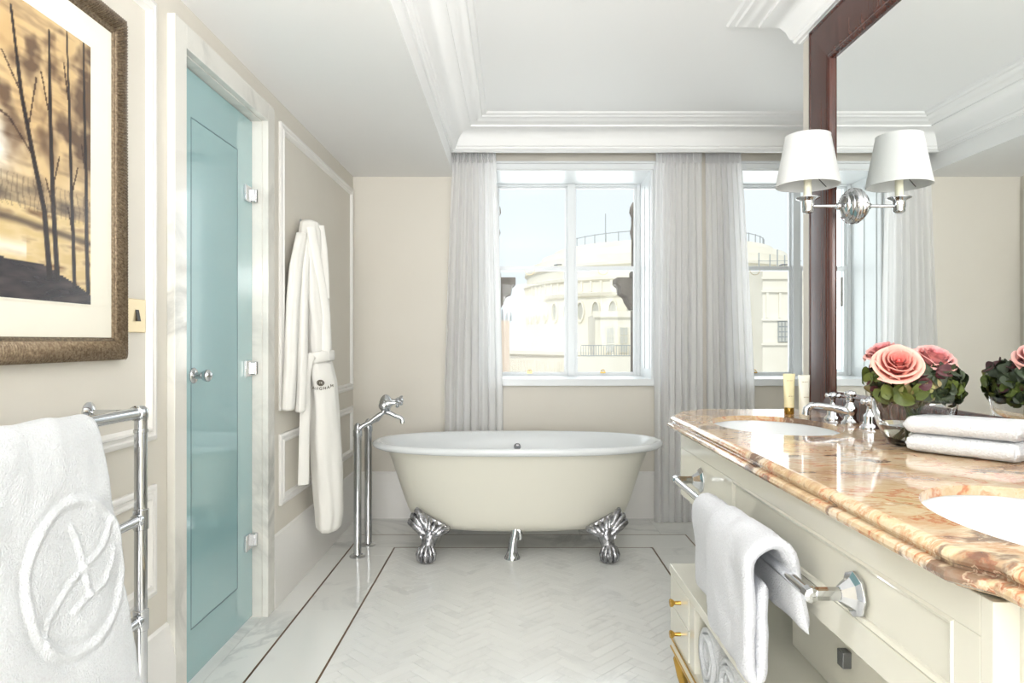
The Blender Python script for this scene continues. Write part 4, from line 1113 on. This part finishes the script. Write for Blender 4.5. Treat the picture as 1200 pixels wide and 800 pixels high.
garment([(1.66,-1.000,3.22,.024,.035),(1.5,-1.004,3.15,.026,.048),(1.3,-1.006,3.11,.026,.052),(1.1,-1.006,3.09,.026,.052),(.95,-1.008,3.07,.026,.050),(.85,-1.010,3.06,.024,.045),(.842,-1.01,3.06,.018,.035)], 8, 3, .004).build('sleeve', 'robe_cloth', rb, smooth=70)
garment([(1.66,-.985,3.26,.024,.03),(1.5,-.984,3.20,.025,.030),(1.3,-.980,3.17,.025,.028),(1.1,-.980,3.16,.024,.028),(.95,-.980,3.15,.023,.028),(.832,-.982,3.14,.022,.026),(.825,-.982,3.14,.016,.02)], 11, 3, .003).build('sleeve', 'robe_cloth', rb, smooth=70)
# lapel: flat band crossing the chest
def band(pts, w_, t_, name):
    m = MB(); m.tube(pts, [w_]*len(pts), 12, flat=t_, fdir=(.75,-.65,0)); return m.build(name, 'robe_cloth', rb, smooth=70)
band([(-.955,3.215,1.69),(-.935,3.235,1.56),(-.918,3.265,1.42),(-.905,3.29,1.28),(-.902,3.29,1.14),(-.906,3.29,1.06)], .024, .28, 'lapel')
band([(-.935,3.30,1.71),(-.922,3.31,1.60),(-.912,3.30,1.48),(-.905,3.29,1.36)], .022, .28, 'lapel')
# belt round the waist and its tail
m = MB(); rg = []
for i, (z, g) in enumerate(((1.045,.002),(1.050,.008),(1.070,.010),(1.092,.008),(1.097,.002))):
    rg.append([(max(XL+.021, -.958+(.064+g)*cos(2*pi*j/48)), 3.352+(.112+g)*sin(2*pi*j/48), z+.012*cos(2*pi*j/48)) for j in range(48)])
m.rings(rg, False, False).build('belt', 'robe_cloth', rb, smooth=70)
m = MB(); m.tube([(-.950,3.225,1.085),(-.965,3.205,1.06),(-.978,3.205,.98),(-.980,3.21,.85),(-.986,3.215,.70),(-.990,3.22,.56),(-.991,3.22,.475)], [.020,.026,.025,.026,.026,.027,.028], 12, flat=.3, fdir=(.6,-.8,0))
m.build('belt_tail', 'robe_cloth', rb, smooth=70)
# embroidered lettering and round emblem, wrapped on the skirt surface
def on_skirt(s, z, lift=.0035):
    """s metres along the surface measured around the skirt from the facing point"""
    k = 0
    for q in range(len(SK)-1):
        if SK[q][0] >= z >= SK[q+1][0]: k = q
    a, b = SK[k], SK[k+1]; f = (a[0]-z)/(a[0]-b[0]); c = [a[i]+(b[i]-a[i])*f for i in range(5)]
    return c, f
LET = {'L': [[(0,1),(0,0),(.6,0)]], 'A': [[(0,0),(.4,1),(.8,0)],[(.15,.38),(.65,.38)]], 'N': [[(0,0),(0,1),(.7,0),(.7,1)]],
       'G': [[(.75,.85),(.45,1),(.1,.8),(0,.5),(.1,.2),(.45,0),(.75,.15),(.75,.45),(.45,.45)]], 'H': [[(0,0),(0,1)],[(.7,0),(.7,1)],[(0,.5),(.7,.5)]], 'M': [[(0,0),(0,1),(.45,.3),(.9,1),(.9,0)]]}
def surf(phi_px, z):
    c, f = on_skirt(0, z); th2 = phi_px
    i = 0
    w_ = 1.085
    return Vector((c[1]+c[3]*w_*cos(th2), c[2]+c[4]*w_*sin(th2), z))
m = MB(); word = 'LANGHAM'; zb0 = .918; hgt = .013
ang0, ang1 = -2.02, -.40
for wi, chh in enumerate(word):
    ac = ang0+(ang1-ang0)*(wi+.1)/len(word)
    for st in LET[chh]:
        pts = [surf(ac+x_*.19, zb0+.014*((wi-3)/3.5)**2+z_*hgt) for x_, z_ in st]
        m.tube(pts, .0014, 6)
m.build('lettering', 'dark_thread', rb)
m = MB(); ac = (ang0+ang1)/2
for r_ in (.013, .008): 
    pts = [surf(ac+r_*cos(a_*pi/10)/.065, .952+r_*sin(a_*pi/10)) for a_ in range(21)]; m.tube(pts, .0022, 6)
m.tube([surf(ac-.02, .958), surf(ac-.02, .946), surf(ac+.05, .946)], .0018, 6)
m.build('embroidered_emblem', 'dark_thread', rb)

# ------------------------------------------------------------------ outside: stone brackets flanking the window
def bracket(x, sgn, label):
    r = thing('stone_bracket', label, 'bracket', (x, 5.35, .9))
    m = MB(); m.lathe((x, 5.38, .2), (0,0,1), [(.035,0),(.035,1.05),(.035,1.19)], 16); m.build('shaft', 'grey_stone', r, smooth=50)
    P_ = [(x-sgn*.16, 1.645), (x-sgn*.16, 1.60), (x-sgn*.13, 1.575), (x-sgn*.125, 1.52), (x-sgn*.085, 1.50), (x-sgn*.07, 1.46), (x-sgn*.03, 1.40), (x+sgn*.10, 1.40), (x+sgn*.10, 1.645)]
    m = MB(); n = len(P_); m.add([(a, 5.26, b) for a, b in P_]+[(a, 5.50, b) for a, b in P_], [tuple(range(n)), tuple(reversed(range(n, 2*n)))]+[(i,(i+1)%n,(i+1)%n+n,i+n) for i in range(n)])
    m.build('capital', 'grey_stone', r, bevel=.006)
    B(min(x, x+sgn*.10), max(x, x+sgn*.10), 4.9205, 5.262, 1.42, 1.62).build('tail_stone', 'grey_stone', r)
    m = MB(); m.lathe((x, 5.38, 1.645), (0,0,1), [(.045,0),(.045,.04),(.03,.06),(.028,.30),(.04,.36),(.03,.42),(.03,.48),(.045,.52),(.04,.56),(.02,.60)], 16); m.build('finial', 'grey_stone', r, smooth=50)
bracket(.955, 1, 'grey carved stone bracket outside the right side of the window')
bracket(-.145, -1, 'grey carved stone bracket outside the left side of the window')

# ------------------------------------------------------------------ outside: pale stone buildings
def oval_window(root, c, nrm, w_, h_):
    nrm = Vector(nrm).normalized(); ux = Vector((0,0,1)).cross(nrm).normalized(); n = 18
    def ring(s, d): return [Vector(c)+nrm*d+ux*(cos(2*pi*k/n)*w_*s)+Vector((0,0,1))*(sin(2*pi*k/n)*h_*s) for k in range(n)]
    f = MB().rings([ring(1.25,0), ring(1.25,.18), ring(1.0,.18), ring(1.0,.02)], False, False).build('window', 'stone_facade', root, smooth=30)
    MB().rings([ring(1.0,.01), ring(1.0,.03)]).build('pane', 'far_glass', f)
bd = thing('round_stone_building', 'pale round stone building with oval windows seen through the window behind the bathtub', 'building', (12, 56, -20))
BXc, BYc, BR = 12, 56, 11
m = MB().lathe((BXc, BYc, -24), (0,0,1), [(BR,0),(BR,28.2),(BR+.25,28.3),(BR+.35,28.5),(BR+.02,28.6),(BR,29.3),(BR+.2,29.4),(BR+.2,29.6),(BR-.05,29.7),(BR-.1,30.3),(BR+.1,30.4),(BR+.1,30.6),(BR-.5,30.7),(BR-.5,31.2),(BR-1.2,31.3),(BR-1.3,31.8),(BR-2.2,31.9),(BR-2.3,32.3),(.1,32.4)], 96)
m.build('drum_wall', 'stone_facade', bd, smooth=25)
for k in range(16):
    a = radians(180+9.5+k*6.5); nx_, ny_ = cos(a), sin(a)
    oval_window(bd, (BXc+BR*nx_, BYc+BR*ny_, 3.25), (nx_, ny_, 0), .27, .62)
for k in range(30):
    a = radians(181+k*4); nx_, ny_ = cos(a), sin(a); tx_, ty_ = -ny_, nx_
    m = MB(); c = (BXc+(BR-.02)*nx_, BYc+(BR-.02)*ny_)
    m.add([(c[0]+tx_*s_*.08+nx_*d, c[1]+ty_*s_*.08+ny_*d, z) for z in (4.6, 5.35) for s_ in (-1, 1) for d in (0, .14)], [(0,1,3,2),(4,5,7,6),(0,1,5,4),(2,3,7,6),(1,3,7,5),(0,2,6,4)])
    m.build('pilaster', 'stone_facade', bd)
MB().lathe((BXc, BYc, -24), (0,0,1), [(13.5,0),(13.5,24.1),(13.75,24.25),(13.75,24.5),(13.3,24.6),(.1,24.6)], 110).build('terrace_wall', 'stone_facade', bd, smooth=25)
for k in range(44):
    a = radians(196+k*1.9); c = (BXc+13.52*cos(a), BYc+13.52*sin(a))
    MB().box(c[0]-.07, c[0]+.07, c[1]-.07, c[1]+.07, -1.0, -.2).build('dentil', 'stone_facade', bd)
B(4.95, 11.5, 41.5, 45.5, -24, 2.8).build('wing_wall', 'stone_facade', bd)
B(4.8, 11.6, 41.3, 41.5, 2.62, 2.99).build('cornice', 'stone_facade', bd)
for x in (5.85, 6.68, 7.6):
    f = B(x-.26, x+.26, 41.42, 41.498, .45, 2.05).build('window', 'stone_facade', bd)
    for a in (-1, 1):
        for z in (.50, 1.02, 1.54): B(x+a*.12-.10, x+a*.12+.10, 41.38, 41.42, z, z+.46).build('pane', 'far_glass', f)
B(3.6, 11.4, 39.4, 41.29, -24, .25).build('balcony', 'stone_facade', bd)
for z in (.90, .30): B(3.9, 9.5, 39.58, 39.62, z, z+.05).build('railing_bar', 'far_metal', bd)
for k in range(38):
    x = 3.9+k*.147; B(x-.014, x+.014, 39.585, 39.615, .35, .90).build('baluster', 'far_metal', bd)
rbk = thing('stone_block', 'pale flat stone building with one barred window seen past the mirror frame', 'building', (18, 40, -20))
B(13.2, 26, 36.2, 39.2, -24, 5.05).build('block_wall', 'stone_facade', rbk)
for z in (4.45, 3.75, 2.25, .95): B(13.1, 26.1, 36.08, 36.198, z, z+.12).build('string_course', 'stone_facade', rbk)
for x in (12.98+.45, 14.1, 15.25): B(x-.06, x+.06, 36.1, 36.199, 2.39, 3.74).build('pier', 'stone_facade', rbk)
f = B(14.0, 14.72, 36.14, 36.199, 1.12, 2.22).build('window', 'far_metal', rbk)
for k in range(4):
    for j in range(4): B(14.03+.175*k, 14.15+.175*k, 36.10, 36.14, 1.15+.27*j, 1.36+.27*j).build('pane', 'far_glass', f)
sf = thing('roof_scaffold', 'thin grey scaffold poles on the flat stone roof seen past the mirror frame', 'scaffold', (14, 37, 5.05))
for x in (12.6+.7, 13.9, 14.3, 14.7, 15.1, 15.5): B(x-.025, x+.025, 37.0, 37.05, 5.05, 5.8+RND.uniform(0, .5)).build('pole', 'far_metal', sf)
B(13.25, 15.6, 37.0, 37.03, 5.50, 5.53).build('ledger', 'far_metal', sf)
sf = thing('roof_railing', 'thin grey rail and mast on top of the round building', 'railing', (12, 48, 8))
for k in range(22):
    a = radians(192+k*7.4); B(BXc+8*cos(a)-.03, BXc+8*cos(a)+.03, BYc+8*sin(a)-.03, BYc+8*sin(a)+.03, 8.3, 9.1).build('pole', 'far_metal', sf)
m = MB(); m.tube([(BXc+8*cos(radians(192+k*3.7)), BYc+8*sin(radians(192+k*3.7)), 9.05) for k in range(43)], .03, 6); m.build('rail', 'far_metal', sf)
B(6.77, 6.83, 50.5, 50.56, 8.2, 10.6).build('mast', 'far_metal', sf)
lo = thing('low_building', 'low pinkish stone building with chimney pots left of the round building', 'building', (-2, 46, -20))
B(-5, -.25, 40.5, 42.2, -24, 2.4).build('wall', 'stone_far', lo)
for k in range(3): B(-.75+k*.26, -.62+k*.26, 41.4, 41.5, 2.4, 3.1).build('chimney_pot', 'far_metal', lo)
g = B(-80, 120, 8, 160, -24.2, -24).build('street_ground', 'grey_stone'); g['kind'] = 'structure'; tag(g, 'grey street ground far below the windows', 'ground')
